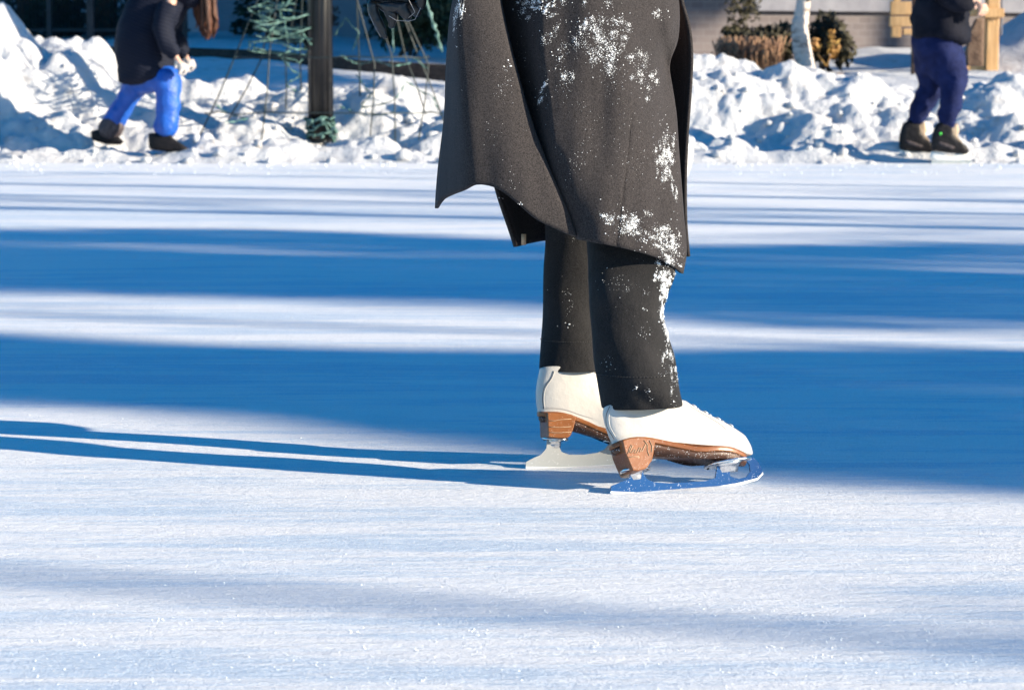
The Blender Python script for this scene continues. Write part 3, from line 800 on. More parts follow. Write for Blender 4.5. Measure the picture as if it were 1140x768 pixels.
dust(tr, [(741, 308, 6, 8, 0, 520, 1.2), (742, 325, 4.5, 12, 0, 480, 1.2), (738, 345, 3, 10, 0, 260, 1.2), (743, 365, 4, 13, -12, 430, 1.2), (750, 385, 4, 14, -8, 330, 1.1), (752, 420, 4.5, 18, 0, 260, 1), (742, 398, 4, 10, 0, 100, 1),
          (715, 430, 9, 8, 0, 34, .9), (700, 350, 30, 55, 0, 120, .6), (632, 362, 2.5, 2.5, 0, 14, 1.1), (630, 340, 14, 45, 0, 60, .5), (705, 335, 18, 20, 0, 40, .7)])
for S_ in (SN, SF):
    pass
bv = bvh_of(SN['boot'])

# ------------------------------------------------------------------ background people
def prism(name, prof, Y, hw, mat, parent, bv_=.01, taper=.85):
    """rounded side profile (pixels) given real thickness"""
    prof = [(lerp(p[0], q[0], f_), lerp(p[1], q[1], f_)) for p, q in zip(prof, prof[1:]+prof[:1]) for f_ in (0, .25, .75)]
    n = len(prof); cx = sum(p[0] for p in prof)/n; cy = sum(p[1] for p in prof)/n
    rings = []
    for k, s_ in ((-1, taper*.8), (-.8, .97), (0, 1.03), (.8, .97), (1, taper*.8)):
        rings.append([at(cx+(x-cx)*s_, cy+(y-cy)*s_, Y+k*hw) for x, y in prof])
    bb = B(); bb.loft(rings); o = bb.build(name, mat, parent); subsurf(o, 1); return o
Y1 = 19.45
o1 = Vector((X(160, Y1), Y1, .08))
pl = skin('person', [J(165, 72, Y1, .13, .15), J(172, 35, Y1, .12, .14), J(188, 2, Y1, .12, .14), J(206, -14, Y1, .06), J(220, -14, Y1, .085, .08), J(236, -6, Y1, .07),
                     J(148, 98, Y1+.12, .09), J(136, 124, Y1+.14, .06), J(118, 148, Y1+.16, .045), J(130, 155, Y1+.14, .035),
                     J(186, 96, Y1-.12, .09), J(186, 126, Y1-.14, .065), J(182, 154, Y1-.14, .045), J(196, 163, Y1-.16, .035),
                     J(190, 2, Y1-.2, .06), J(181, 36, Y1-.24, .045), J(196, 64, Y1-.26, .034), J(204, 76, Y1-.26, .03),
                     J(196, 4, Y1+.2, .06), J(196, 36, Y1+.24, .045), J(206, 62, Y1+.22, .034), J(212, 72, Y1+.2, .028)],
      chain(0,1,2,3,4,5)+[(0,6)]+chain(6,7,8,9)+[(0,10)]+chain(10,11,12,13)+[(2,14)]+chain(14,15,16,17)+[(2,18)]+chain(18,19,20,21), 'skin', origin=o1, rs=.68)
tag(pl, 'person bending forward in charcoal puffer coat and bright blue snow trousers', 'person')
cj = skin('coat', [J(166, 94, Y1, .245, .26), J(165, 84, Y1, .25, .27), J(162, 66, Y1, .25, .27), J(159, 44, Y1, .245, .26), J(166, 20, Y1, .225, .25), J(182, 0, Y1, .20, .24), J(200, -14, Y1, .15, .19), J(212, -18, Y1, .10, .12)],
      chain(0,1,2,3,4,5,6,7), 'puffer', pl, disp=.02, dscale=7)
for dx, dy in ((0, 0), (10, .44)):
    skin('sleeve', [J(190+dx, 0, Y1-.2+dy, .10), J(183+dx, 20, Y1-.24+dy, .098), J(181+dx, 36, Y1-.25+dy, .09), J(188+dx, 52, Y1-.26+dy, .082), J(197+dx, 65, Y1-.26+dy, .062)], chain(0,1,2,3,4), 'puffer', cj, disp=.02, dscale=9)
trs = skin('snow_trousers', [J(166, 76, Y1, .14, .16), J(153, 93, Y1+.12, .115), J(143, 108, Y1+.14, .095), J(131, 127, Y1+.15, .092), J(117, 151, Y1+.16, .085),
                       J(186, 90, Y1-.12, .135), J(188, 108, Y1-.14, .104), J(186, 130, Y1-.14, .096), J(183, 156, Y1-.14, .098)],
      [(0,1),(1,2),(2,3),(3,4),(0,5),(5,6),(6,7),(7,8)], 'blue_nylon', pl, disp=.016, dscale=8)
skin('gaiter', [J(132, 129, Y1+.15, .096), J(125, 141, Y1+.155, .104), J(116, 155, Y1+.16, .10)], chain(0,1,2), 'gaiter', pl, disp=.01)
prism('boot', [(101, 146), (120, 142), (125, 149), (133, 153), (138, 158), (134, 161.5), (118, 161), (102, 156)], Y1+.15, .05, 'boot_black', pl)
prism('boot', [(165, 148), (190, 148), (193, 154), (203, 160.5), (209, 165), (207, 169.5), (184, 169), (166, 166.5)], Y1-.14, .055, 'boot_black', pl)
def smallhand(px, py, Y, mat, parent, s=1., dx=1):
    skin('hand', [J(px, py, Y, .034*s, .026*s), J(px+3*dx, py+6, Y, .036*s, .022*s), J(px+1*dx, py+12, Y-.02, .012*s), J(px-1*dx, py+17, Y-.03, .009*s), J(px+4*dx, py+12, Y-.01, .012*s), J(px+2*dx, py+18, Y-.02, .009*s),
                  J(px+6*dx, py+11, Y+.01, .012*s), J(px+4*dx, py+17, Y, .009*s), J(px+8*dx, py+9, Y+.025, .011*s), J(px+6*dx, py+15, Y+.02, .008*s), J(px-4*dx, py+5, Y-.02, .012*s), J(px-5*dx, py+10, Y-.03, .009*s)],
         [(0,1),(1,2),(2,3),(1,4),(4,5),(1,6),(6,7),(1,8),(8,9),(0,10),(10,11)], mat, parent)['kind'] = 'part' if False else ''
    
def hand2(px, py, Y, mat, parent, name='glove'):
    o = skin(name, [J(px, py, Y, .042, .034), J(px+3, py+7, Y, .044, .028), J(px+1, py+13, Y-.02, .016), J(px-1, py+18, Y-.03, .012), J(px+4, py+13, Y-.005, .016), J(px+2, py+19, Y-.015, .012),
                  J(px+7, py+12, Y+.015, .015), J(px+5, py+18, Y+.01, .011), J(px+9, py+10, Y+.03, .013), J(px+8, py+15, Y+.03, .01), J(px-4, py+6, Y-.02, .014), J(px-5, py+11, Y-.03, .011)],
         [(0,1),(1,2),(2,3),(1,4),(4,5),(1,6),(6,7),(1,8),(8,9),(0,10),(10,11)], mat, parent)
    return o
hand2(200, 66, Y1-.26, 'pale_glove', pl); hand2(208, 62, Y1+.2, 'pale_glove', pl)
# long hair hanging
b = B()
for k in range(70):
    x = random.gauss(229, 4.2); dy = random.gauss(0, .05); Ya = Y1+dy
    ln = random.uniform(30, 48)-abs(x-231)*.8
    b.tube([at(lerp(222, x, .4), -16, Ya), at(x-1, 0, Ya), at(x+random.gauss(0, 1), 16, Ya), at(x+1.5+random.gauss(0, 1.2), ln*.8, Ya), at(x+2+random.gauss(0, 1.5), ln, Ya)], [.025, .022, .020, .014, .004], 6)
b.blob(at(221, -16, Y1), .115, .1, 2); b.build('hair', 'hair_brown', pl)
b = B(); b.blob(at(211, -10, Y1), .15, .1, 2, (1, 1.1, 1)); b.build('hood', 'puffer', cj)

Y2 = 19.15
o2 = Vector((X(1040, Y2), Y2, 0))
pr_ = skin('person', [J(1044, 42, Y2, .13, .15), J(1046, 5, Y2, .11, .14), J(1048, -35, Y2, .12, .15), J(1050, -52, Y2, .055), J(1052, -68, Y2, .085, .08), J(1053, -82, Y2, .075),
                      J(1036, 68, Y2+.11, .085), J(1034, 102, Y2+.12, .06), J(1018, 140, Y2+.12, .045), J(1018, 158, Y2+.12, .035), J(1032, 162, Y2+.12, .03),
                      J(1054, 68, Y2-.11, .085), J(1062, 102, Y2-.12, .06), J(1054, 140, Y2-.12, .045), J(1052, 160, Y2-.12, .035), J(1068, 166, Y2-.12, .03),
                      J(1048, -34, Y2-.2, .06), J(1052, -4, Y2-.26, .045), J(1080, 2, Y2-.28, .034), J(1092, 2, Y2-.26, .028),
                      J(1048, -34, Y2+.2, .06), J(1054, -4, Y2+.26, .045), J(1084, -6, Y2+.2, .034), J(1094, -8, Y2+.15, .028), J(1064, -66, Y2, .016)],
      chain(0,1,2,3,4,5)+[(0,6)]+chain(6,7,8,9,10)+[(0,11)]+chain(11,12,13,14,15)+[(2,16)]+chain(16,17,18,19)+[(2,20)]+chain(20,21,22,23)+[(4,24)], 'skin', origin=o2, rs=.68)
tag(pr_, 'person in dark jacket, indigo jeans and black hockey skates at right', 'person')
jk = skin('jacket', [J(1047, 49, Y2, .27, .24), J(1048, 42, Y2, .28, .25), J(1048, 24, Y2, .275, .25), J(1047, 4, Y2, .25, .24), J(1046, -20, Y2, .19, .20), J(1048, -38, Y2, .15, .19), J(1050, -50, Y2, .08, .09)], chain(0,1,2,3,4,5,6), 'navy_jacket', pr_, disp=.03, dscale=5)
skin('sleeve', [J(1044, -34, Y2-.2, .095), J(1046, -14, Y2-.26, .09), J(1054, 0, Y2-.28, .085), J(1072, 5, Y2-.29, .075), J(1086, 5, Y2-.28, .062)], chain(0,1,2,3,4), 'navy_jacket', jk, disp=.02)
skin('sleeve', [J(1048, -34, Y2+.2, .095), J(1050, -16, Y2+.26, .09), J(1060, -5, Y2+.24, .08), J(1076, -6, Y2+.2, .07), J(1090, -7, Y2+.15, .06)], chain(0,1,2,3,4), 'navy_jacket', jk, disp=.02)
hand2(1090, 0, Y2-.26, 'skin', pr_, 'glove'); b = B(); b.blob(at(1050, -74, Y2), .10, .1, 2, (1, 1, 1.05)); b.build('knit_hat', 'navy_jacket', pr_)  # a bare skin-coloured hand, though its mesh is called glove
skin('jeans', [J(1046, 28, Y2, .21, .22), J(1046, 44, Y2, .235, .225), J(1046, 56, Y2, .21, .20),
               J(1037, 78, Y2+.11, .135), J(1037, 97, Y2+.12, .118), J(1028, 113, Y2+.12, .086), J(1021, 129, Y2+.12, .076), J(1018, 144, Y2+.12, .070),
               J(1057, 78, Y2-.11, .135), J(1062, 97, Y2-.12, .122), J(1059, 113, Y2-.12, .088), J(1056, 129, Y2-.12, .076), J(1054, 146, Y2-.12, .072)],
     [(0,1),(1,2),(2,3),(3,4),(4,5),(5,6),(6,7),(2,8),(8,9),(9,10),(10,11),(11,12)], 'indigo_denim', pr_, disp=.035, dscale=6)
for dx, dyp, dY in ((0, 0, .12), (36, 1.5, -.12)):
    sb = prism('hockey_skate', [(1005+dx, 138+dyp), (1012+dx, 134+dyp), (1024+dx, 137+dyp), (1025+dx, 148+dyp), (1032+dx, 156+dyp), (1040+dx, 161+dyp), (1043+dx, 167+dyp), (1040+dx, 170.5+dyp), (1020+dx, 169+dyp), (1001+dx, 166+dyp), (1001+dx, 152+dyp)], Y2+dY, .05, 'skate_black', pr_)
    prism('tongue', [(1019+dx, 140+dyp), (1030+dx, 136+dyp), (1032+dx, 144+dyp), (1030+dx, 150+dyp), (1036+dx, 158+dyp), (1028+dx, 157+dyp), (1022+dx, 150+dyp)], Y2+dY, .035, 'skate_tan', sb)
    prism('side_panel', [(1006+dx, 155+dyp), (1018+dx, 158+dyp), (1030+dx, 163+dyp), (1026+dx, 165.5+dyp), (1010+dx, 161+dyp)], Y2+dY, .056, 'gaiter', sb)
    prism('blade_holder', [(1001+dx, 167+dyp), (1012+dx, 168+dyp), (1014+dx, 173+dyp), (1026+dx, 174+dyp), (1028+dx, 169.5+dyp), (1040+dx, 170.5+dyp), (1044+dx, 174+dyp), (1044+dx, 177+dyp), (1030+dx, 178+dyp), (1004+dx, 178+dyp), (999+dx, 174+dyp)], Y2+dY, .016, 'skate_white', sb)
    q0 = at(1001+dx, 178.5+dyp, Y2+dY); q1 = at(1045+dx, 178+dyp, Y2+dY); bb = B(); bb.box((q0.x, Y2+dY-.002, 0.0), (q1.x, Y2+dY+.002, max(.012, q0.z+.01))); bb.build('runner', 'chrome', sb, smooth=False)
q = at(1047, 149, Y2-.19); bb = B(); bb.blob(q, .011, .05, 2, (1, .5, 1)); bb.build('green_tab', 'tag_green', pr_)

# ------------------------------------------------------------------ lamp post with a wire light tree
Y3 = 20.1
pc = Vector((X(358, Y3), Y3, gz(X(358, Y3), Y3)-.05))
lp = thing('lamp_post', pc, 'dark metal lamp post rising from the snow bank inside the wire light frame', 'lamp post')
b = B(); b.tube([pc+Vector((0, 0, z)) for z in (0, 1.2, 3.0, 4.2)], [.098, .096, .085, .07], 20)
for k in range(8):
    a = k*math.pi/4; b.tube([pc+Vector((math.cos(a)*.098, math.sin(a)*.098, 0)), pc+Vector((math.cos(a)*.086, math.sin(a)*.086, 3.0))], .009, 6)
b.build('pole', 'pole_metal', lp)
b = B(); b.tube([pc+Vector((0, 0, z)) for z in (4.2, 4.3, 4.7, 4.85)], [.1, .2, .24, .05], 16); b.build('lantern', 'trim_white', lp)
b = B()
for k in range(60):
    t_ = k/60; a = t_*math.pi*2*3.2
    b.v and None
pp = [pc+Vector((math.cos(a)*(.115+.02*noise.noise(Vector((a, 0, 0)))), math.sin(a)*.115, .04+.07*math.sin(a*.37)+.06*noise.noise(Vector((a*2, 5, 0)))+.03*(a % 3))) for a in [k*.35 for k in range(80)]]
b.tube(pp, .010, 6)
for p in pp[::2]: b.blob(p+Vector((random.gauss(0, .01), random.gauss(0, .01), random.gauss(0, .02))), .018, .3, 1)
gl = tag(b.build('garland', 'green_cord', origin=pc), 'tangle of green light cord wrapped round the foot of the lamp post', 'garland')
wt = thing('wire_light_frame', pc+Vector((0, 0, .02)), 'cone of thin dark wires with green string lights standing around the lamp post', 'light decoration')
def wpt(px, py, dY=0): return at(px, py, Y3+dY)
legs = [((262, 62), (222, 138), -.25), ((292, 64), (254, 126), .3), ((300, 58), (291, 144), -.5), ((318, 66), (317, 134), .5), ((334, 66), (334, 126), .75),
        ((400, 66), (399, 132), .6), ((417, 72), (412, 134), -.2), ((436, 62), (440, 142), -.55), ((452, 66), (474, 120), .35), ((466, 64), (496, 132), .1), ((477, 72), (466, 140), -.4)]
for i, (a, c_, dY) in enumerate(legs):
    p0 = wpt(a[0], a[1], dY*.5); p1 = wpt(c_[0], c_[1], dY)
    p1.z = min(p1.z, gz(p1.x, p1.y)+.12)-.06
    tp = wpt(lerp(a[0], 358, .42)+random.uniform(-12, 12), -70, dY*.3)
    b = B(); b.tube([p1, p1.lerp(p0, .5)+Vector((.01, 0, 0)), p0, p0.lerp(tp, .5)+Vector((random.gauss(0, .02), 0, 0)), tp], .0065, 6)
    b.build('wire_leg', 'wire', wt)
for yy, x0, x1, dd in ((64, 262, 478, .45), (126, 228, 494, .62)):
    b = B(); n = 40; cx = (x0+x1)/2; hw = (x1-x0)/2
    b.tube([wpt(cx+hw*math.cos(k*2*math.pi/n), yy+3*noise.noise(Vector((k*.5, yy, 0))), dd*math.sin(k*2*math.pi/n)) for k in range(n+1)], .0055, 6); b.build('wire_hoop', 'wire', wt)
# string lights zigzagging between the wires
def string(pts_, name='light_string', r=.0045):
    b = B(); out = []
    for i in range(len(pts_)-1):
        a, c_ = pts_[i], pts_[i+1]; n = 6
        for k in range(n):
            t_ = k/n; q = a.lerp(c_, t_); q.z -= .03*math.sin(t_*math.pi)*(a-c_).length; out.append(q+Vector((random.gauss(0, .004), random.gauss(0, .01), random.gauss(0, .004))))
    out.append(pts_[-1]); b.tube(out, [r*(2.1 if q % 3 == 1 else .8) for q in range(len(out))], 6)
    b.build(name, 'green_cord', wt)
random.seed(11)
for k in range(9):
    zz = []
    y = random.uniform(-30, 0)
    for j in range(9):
        x = random.uniform(270, 352); y += random.uniform(-6, 20)
        if y > 74: break
        zz.append(wpt(x, y, random.uniform(-.4, .3)))
    if len(zz) > 2: string(zz)
string([wpt(x, y, d) for x, y, d in ((317, 70, .4), (334, 84, .6), (318, 94, .5), (334, 104, .6), (317, 112, .5), (333, 120, .6))])
string([wpt(x, y, d) for x, y, d in ((380, 62, .1), (400, 72, .4), (418, 66, .2), (440, 74, -.3), (462, 66, 0), (476, 76, 0))])
string([wpt(x, y, d) for x, y, d in ((398, 84, .4), (414, 104, -.1), (399, 118, .4), (440, 110, -.4), (452, 90, .2), (482, 108, .1), (488, 124, .1))])
string([wpt(x, y, d) for x, y, d in ((378, 118, .2), (396, 124, .4), (412, 128, -.1), (438, 124, -.5))])
string([wpt(x, y, d) for x, y, d in ((240, 116, -.2), (258, 128, .2), (276, 132, 0), (250, 136, -.3))])
string([wpt(x, y, d) for x, y, d in ((440, -20, -.3), (436, 20, -.3), (438, 60, -.4))])
string([wpt(x, y, d) for x, y, d in ((462, -20, 0), (478, 12, 0), (486, 36, 0), (492, 58, 0))], r=.012)
string([wpt(x, y, d) for x, y, d in ((372, 40, .2), (384, 20, .2), (400, 36, .2), (392, 58, .2))])

# ------------------------------------------------------------------ yard behind
b = B()
tp = [(-60, 50.5, 58, 26.7), (60, 51, 58, 26.5), (200, 53, 64, 26), (300, 56, 69, 25.5), (400, 67, 82, 25), (520, 73, 94, 24.6)]
pf = []
rings = []
for px, yt, yb, Y in tp:
    a = at(px, yt, Y-.1); c_ = at(px, yb, Y-.1)
    rings.append([Vector((a.x, Y-.12, c_.z-.1)), Vector((a.x, Y-.12, a.z)), Vector((a.x, Y+.1, a.z)), Vector((a.x, Y+.1, c_.z-.1))])
b.loft(rings); tw = b.build('timber_edging', 'timber_dark', origin=rings[1][0], smooth=False); bevel(tw, .01)
tag(tw, 'long low dark timber edging running between shaded snow on the left', 'edging')

# iron fence on the left
Yf = 29.3
ff_ = thing('iron_fence', (X(60, Yf), Yf, 1.0), 'black iron picket fence in the shaded yard behind the tall snow heap', 'fence')
for px, Y, yb, w in ((55, 28.4, 30, .028), (101, 27.3, 49, .036), (160, 28.4, 30, .028), (5, 28.4, 30, .028), (-50, 28.4, 30, .028), (206, 28.4, 30, .028)):
    q = at(px, yb, Y); b = B(); b.box((q.x-w, Y-w, q.z-.15), (q.x+w, Y+w, 2.5)); b.blob((q.x, Y, 2.55), .06, 0, 2); b.build('post', 'iron', ff_, smooth=False)
b = B()
for z in (1.12, 2.25): b.box((X(-60, Yf), Yf-.012, z), (X(215, Yf), Yf+.012, z+.035))
b.build('rail', 'iron', ff_, smooth=False)
px = -58
for k in range(66):
    x = X(px, Yf); b = B(); b.tube([(x, Yf, 1.0), (x, Yf, 2.4)], .008, 5); b.build('picket', 'iron', ff_); px += 4.1

def house(name, corner, ang, wid, dep, h, wall, label, ledge=None):
    """front wall runs from corner along ang; depth goes back"""
    cx, cy, z0 = corner; ca, sa = math.cos(ang), math.sin(ang)
    def T(u, v, z): return Vector((cx+u*ca-v*sa, cy+u*sa+v*ca, z0+z))
    t = thing(name, (cx, cy, z0), label, 'house')
    def box(u0, v0, w0, u1, v1, w1, nm, mat, par):
        b = B(); vs_ = [T(u, v, z) for z in (w0, w1) for u, v in ((u0, v0), (u1, v0), (u1, v1), (u0, v1))]
        b.add(vs_, [(3,2,1,0),(4,5,6,7),(0,1,5,4),(1,2,6,5),(2,3,7,6),(3,0,4,7)]); return b.build(nm, mat, par, smooth=False)
    box(0, 0, -.5, wid, dep, h, 'wall', wall, t)
    b = B(); ov = .4
    vs_ = [T(-ov, -ov, h), T(wid+ov, -ov, h), T(wid+ov, dep+ov, h), T(-ov, dep+ov, h), T(-ov, dep/2, h+dep*.35), T(wid+ov, dep/2, h+dep*.35)]
    b.add(vs_, [(0,1,5,4),(3,4,5,2),(0,4,3),(1,2,5),(0,3,2,1)]); b.build('roof', 'roof_shingle', t, smooth=False)
    nw = max(1, int(wid/3))
    for k in range(nw):
        u = (k+.5)*wid/nw
        f_ = box(u-.65, -.05, 1.5, u+.65, .02, 2.75, 'window', 'trim_white', t)
        box(u-.57, -.065, 1.58, u+.57, -.052, 2.67, 'pane', 'glass_dark', f_)
    if ledge: box(ledge[0], -.12, ledge[2], ledge[1], -.003, ledge[3], 'ledge', 'siding', t)
    return t, box, T
# right house: front wall turned away from the sun
Yh = 29.2
x0 = X(762, 28.0)
hz = Z(66, 28.4)
t_, hb, T_ = house('brick_house', (X(700, 27.3), 27.3, .66), R(24), 12, 7, 3.2, 'brick', 'grey brick house behind the birch and the dark shrubs', None)
led = hb(1.55, -.10, Z(13, 28.3)-.66, 12, -.003, Z(-6, 28.3)-.66, 'ledge', 'concrete', t_)
# left house
t2, hb2, T2 = house('grey_house', (X(-420, 36.0), 34.0, 1.05), R(16), 8.6, 7, 3.4, 'siding', 'grey sided house beyond the iron fence at the far left')
t3, hb3, T3 = house('garden_house', (X(236, 33.), 33.0, 1.0), R(18), 6.5, 5, 3.0, 'siding', 'pale grey house wall behind the wire light frame')
hb3(.0, -.03, -.3, .45, -.004, 2.8, 'downpipe_panel', 'siding', t3)

# pine porch frame
Yp = 25.3
pf_ = thing('wooden_porch', (X(1105, Yp), Yp, gz(X(1105, Yp), Yp)), 'pale pine post frame with rails standing in snow right of the dark jacket', 'wooden frame')
def wb(px0, px1, py0, py1, Y, d, nm, mat='pine_wood', par=pf_):
    a = at(px0, py1, Y); c_ = at(px1, py0, Y); b = B(); b.box((a.x, Y-d/2, a.z), (c_.x, Y+d/2, c_.z)); o = b.build(nm, mat, par, smooth=False); bevel(o, .008); return o
wb(1096, 1113, -60, 89, Yp, .16, 'post'); wb(1094, 1116, 10, 20, Yp-.02, .20, 'cap_board'); wb(1068, 1096, 74, 82, Yp+.02, .10, 'bottom_rail')
wb(1066, 1096, 10, 18, Yp+.02, .08, 'top_rail'); 
wb(1113.5, 1118, -60, 40, Yp-.06, .04, 'downpipe', 'concrete')
b = B(); q = at(1083, 50, Yp+.2)
rp = []
for (px, py) in ((1074, 78), (1096, 78), (1096, 20), (1086, 20), (1078, 36), (1074, 58)):
    rp.append((px, py))
b.loft([[at(px, py, Yp+.16) for px, py in rp], [at(px, py, Yp+.5) for px, py in rp]]); o = b.build('stone_pier', 'stone_brown', origin=(q.x, Yp+.2, .65), smooth=False)
bevel(o, .03); tag(o, 'brown stone pier behind the pale pine post frame', 'stone pier')
Yq = 24.6
bx = thing('wooden_sign_block', at(1002, 42, Yq), 'short pale pine board assembly hanging behind the left side of the dark jacket', 'wooden board')
for (a0_, a1_, b0_, b1_) in ((991, 1014, 2, 17), (990, 1014, 18.5, 30), (992, 1003, 30, 42), (1005, 1014, 32, 39)): wb(a0_, a1_, b0_, b1_, Yq, .07, 'board', 'pine_wood', bx)
wb(1014, 1021, -80, 96, Yq+.1, .07, 'support_post', 'timber_dark', bx); wb(995, 1003, -60, 3, Yq+.02, .05, 'hanger', 'pine_wood', bx)
# tan board lying at the edge of the lawn
b = B(); rings = []
for px, yt, yb, Y in ((905, 83, 87, 25.2), (960, 81.5, 86, 25.3), (1010, 82, 88, 25.2), (1072, 84, 90, 25.1)):
    a = at(px, yt, Y); c_ = at(px, yb, Y); rings.append([Vector((a.x, Y-.06, c_.z-.03)), Vector((a.x, Y-.06, a.z)), Vector((a.x, Y+.06, a.z)), Vector((a.x, Y+.06, c_.z-.03))])
b.loft(rings); tag(b.build('lawn_board', 'pine_wood', origin=rings[0][0], smooth=False), 'thin tan board edging lying on the snow behind the jeans', 'board')
# white heap at far right
b = B(); n = 60
hx, hy = X(1190, 26.5), 26.6
vv = []; N_ = 60
for j in range(N_+1):
    for i in range(N_+1):
        x = hx-2.2+4.4*i/N_; y = hy-1.5+3.4*j/N_
        r2 = ((x-hx-.3)/1.55)**2+((y-hy)/1.2)**2
        z = gz(x, y)-.1+1.0*math.exp(-r2*1.3)*(1+.05*noise.noise(Vector((x*1.5, y*1.5, 0))))+.02*noise.noise(Vector((x*5, y*5, 0)))
        vv.append((x, y, z))
fcs = [(j*(N_+1)+i, j*(N_+1)+i+1, (j+1)*(N_+1)+i+1, (j+1)*(N_+1)+i) for j in range(N_) for i in range(N_)]
tag(mesh('snow_heap', vv, fcs, 'snow', origin=(hx, hy, .6)), 'tall smooth white snow heap right of the pine post', 'snow heap')
# lawn mound
Ym = 24.3; mx = X(872, Ym)
vv = []
for j in range(31):
    for i in range(61):
        x = mx-.62+1.24*i/60; y = Ym-.45+.9*j/30
        r2 = ((x-mx)/.42)**2+((y-Ym)/.28)**2
        vv.append((x, y, gz(x, y)-.09+.20*math.exp(-r2)+.02*noise.noise(Vector((x*14, y*14, 0)))))
fcs = [(j*61+i, j*61+i+1, (j+1)*61+i+1, (j+1)*61+i) for j in range(30) for i in range(60)]
struct(mesh('grass_mound', vv, fcs, 'turf'))
b = B()
for _ in range(2600):
    x = random.gauss(mx, .27); y = random.gauss(Ym, .17)
    r2 = ((x-mx)/.42)**2+((y-Ym)/.28)**2
    if r2 > 1.1: continue
    z = gz(x, y)-.09+.20*math.exp(-r2); d = Vector((random.gauss(0, .03), random.gauss(0, .03), random.uniform(.02, .05))); w = Vector((.006, 0, 0))
    b.add([(x-.006, y, z), (x+.006, y, z), Vector((x, y, z))+d], [(0,1,2)])
stuff(tag(b.build('grass', 'turf', smooth=False), 'short olive and brown winter grass around the birch', 'grass'))

def leafclump(b, c, rx, ry, rz, n, s, ragged=.3):
    c = Vector(c)
    for _ in range(n):
        d = Vector((random.gauss(0, 1), random.gauss(0, 1), random.gauss(0, 1))).normalized()
        rr = random.random()**.4
        k = 1+ragged*noise.noise(d*2.3+c*3)*1.8
        p = c+Vector((d.x*rx, d.y*ry, d.z*rz))*rr*k
        a = Vector((random.gauss(0, 1), random.gauss(0, 1), random.gauss(0, 1))).normalized(); q = a.orthogonal().normalized()
        w = s*random.uniform(.5, 1.2)
        b.add([p-a*w, p+q*w*.5, p+a*w, p-q*w*.5], [(0,1,2,3)])
def shrub(loc_, clumps, label, mat='leaf_dark', leaf=.05, name='shrub', stems=5, mats=None):
    t = thing(name, loc_, label, 'shrub')
    b = B()
    for c, rx, ry, rz, n in clumps: leafclump(b, c, rx, ry, rz, n, leaf)
    b.build('foliage', mat, t, smooth=False)
    b = B()
    for k in range(stems):
        c = random.choice(clumps)[0]; b.tube([Vector(loc_)+Vector((random.gauss(0, .05), random.gauss(0, .05), -.1)), Vector(loc_).lerp(Vector(c), .6), Vector(c)], [.02, .014, .006], 6)
    b.build('stem', 'bark', t); return t
Ys = 26.0
def sp(px, py, Y): return at(px, py, Y)
shrub(sp(845, 74, Ys), [(sp(822, 42, Ys), .16, .3, .12, 450), (sp(850, 44, Ys), .25, .3, .12, 600), (sp(872, 48, Ys), .2, .3, .22, 600), (sp(822, 12, Ys), .16, .15, .25, 110), (sp(838, 4, Ys), .1, .15, .2, 60)], 'wide dark shrub with bare tips left of the birch trunk')
shrub(sp(922, 74, Ys), [(sp(922, 40, Ys), .20, .25, .24, 800), (sp(938, 55, Ys), .12, .2, .2, 350), (sp(905, 55, Ys), .12, .2, .2, 300)], 'rounded dark green shrub right of the birch trunk')
b = B(); leafclump(b, sp(908, 50, 25.4), .06, .08, .07, 60, .03); leafclump(b, sp(928, 52, 25.4), .08, .08, .10, 80, .035); leafclump(b, sp(926, 38, 25.4), .05, .05, .05, 25, .03)
q = sp(920, 74, 25.4); b.tube([q, sp(926, 60, 25.4), sp(930, 45, 25.4)], .008, 5); b.tube([q, sp(910, 60, 25.4)], .008, 5)
tag(b.build('small_shrub', 'leaf_yellow', origin=q, smooth=False), 'small shrub with sunlit yellow and orange leaves beside the birch', 'shrub')
b = B()
for _ in range(420):
    px = random.uniform(800, 868); q = sp(px, 72, 25.4+random.uniform(-.15, .15)); hgt = random.uniform(.12, .30)
    d = Vector((random.gauss(0, .04), random.gauss(0, .03), hgt)); b.tube([q-Vector((0, 0, .05)), q+d*.6, q+d+Vector((random.gauss(0, .02), 0, 0))], [.005, .005, .009], 4)
stuff(tag(b.build('dry_grass', 'dry_grass'), 'tuft of tan dry stalks in front of the wide dark shrub', 'dry grass'))
shrub(sp(452, 52, 26.2), [(sp(440, 20, 26.2), .3, .3, .32, 1500), (sp(475, 10, 26.2), .3, .3, .36, 1600), (sp(500, 22, 26.2), .25, .3, .28, 900), (sp(455, -25, 26.2), .45, .4, .4, 1400)], 'dark evergreen shrub between the lamp post and the coat', 'needles', .05)
shrub(sp(345, 46, 27), [(sp(340, 28, 27), .2, .2, .17, 500), (sp(360, 20, 27), .16, .2, .22, 400), (sp(325, 42, 27), .14, .2, .08, 200)], 'brown leafless shrub in the shaded snow left of the lamp post', 'bark', .035)
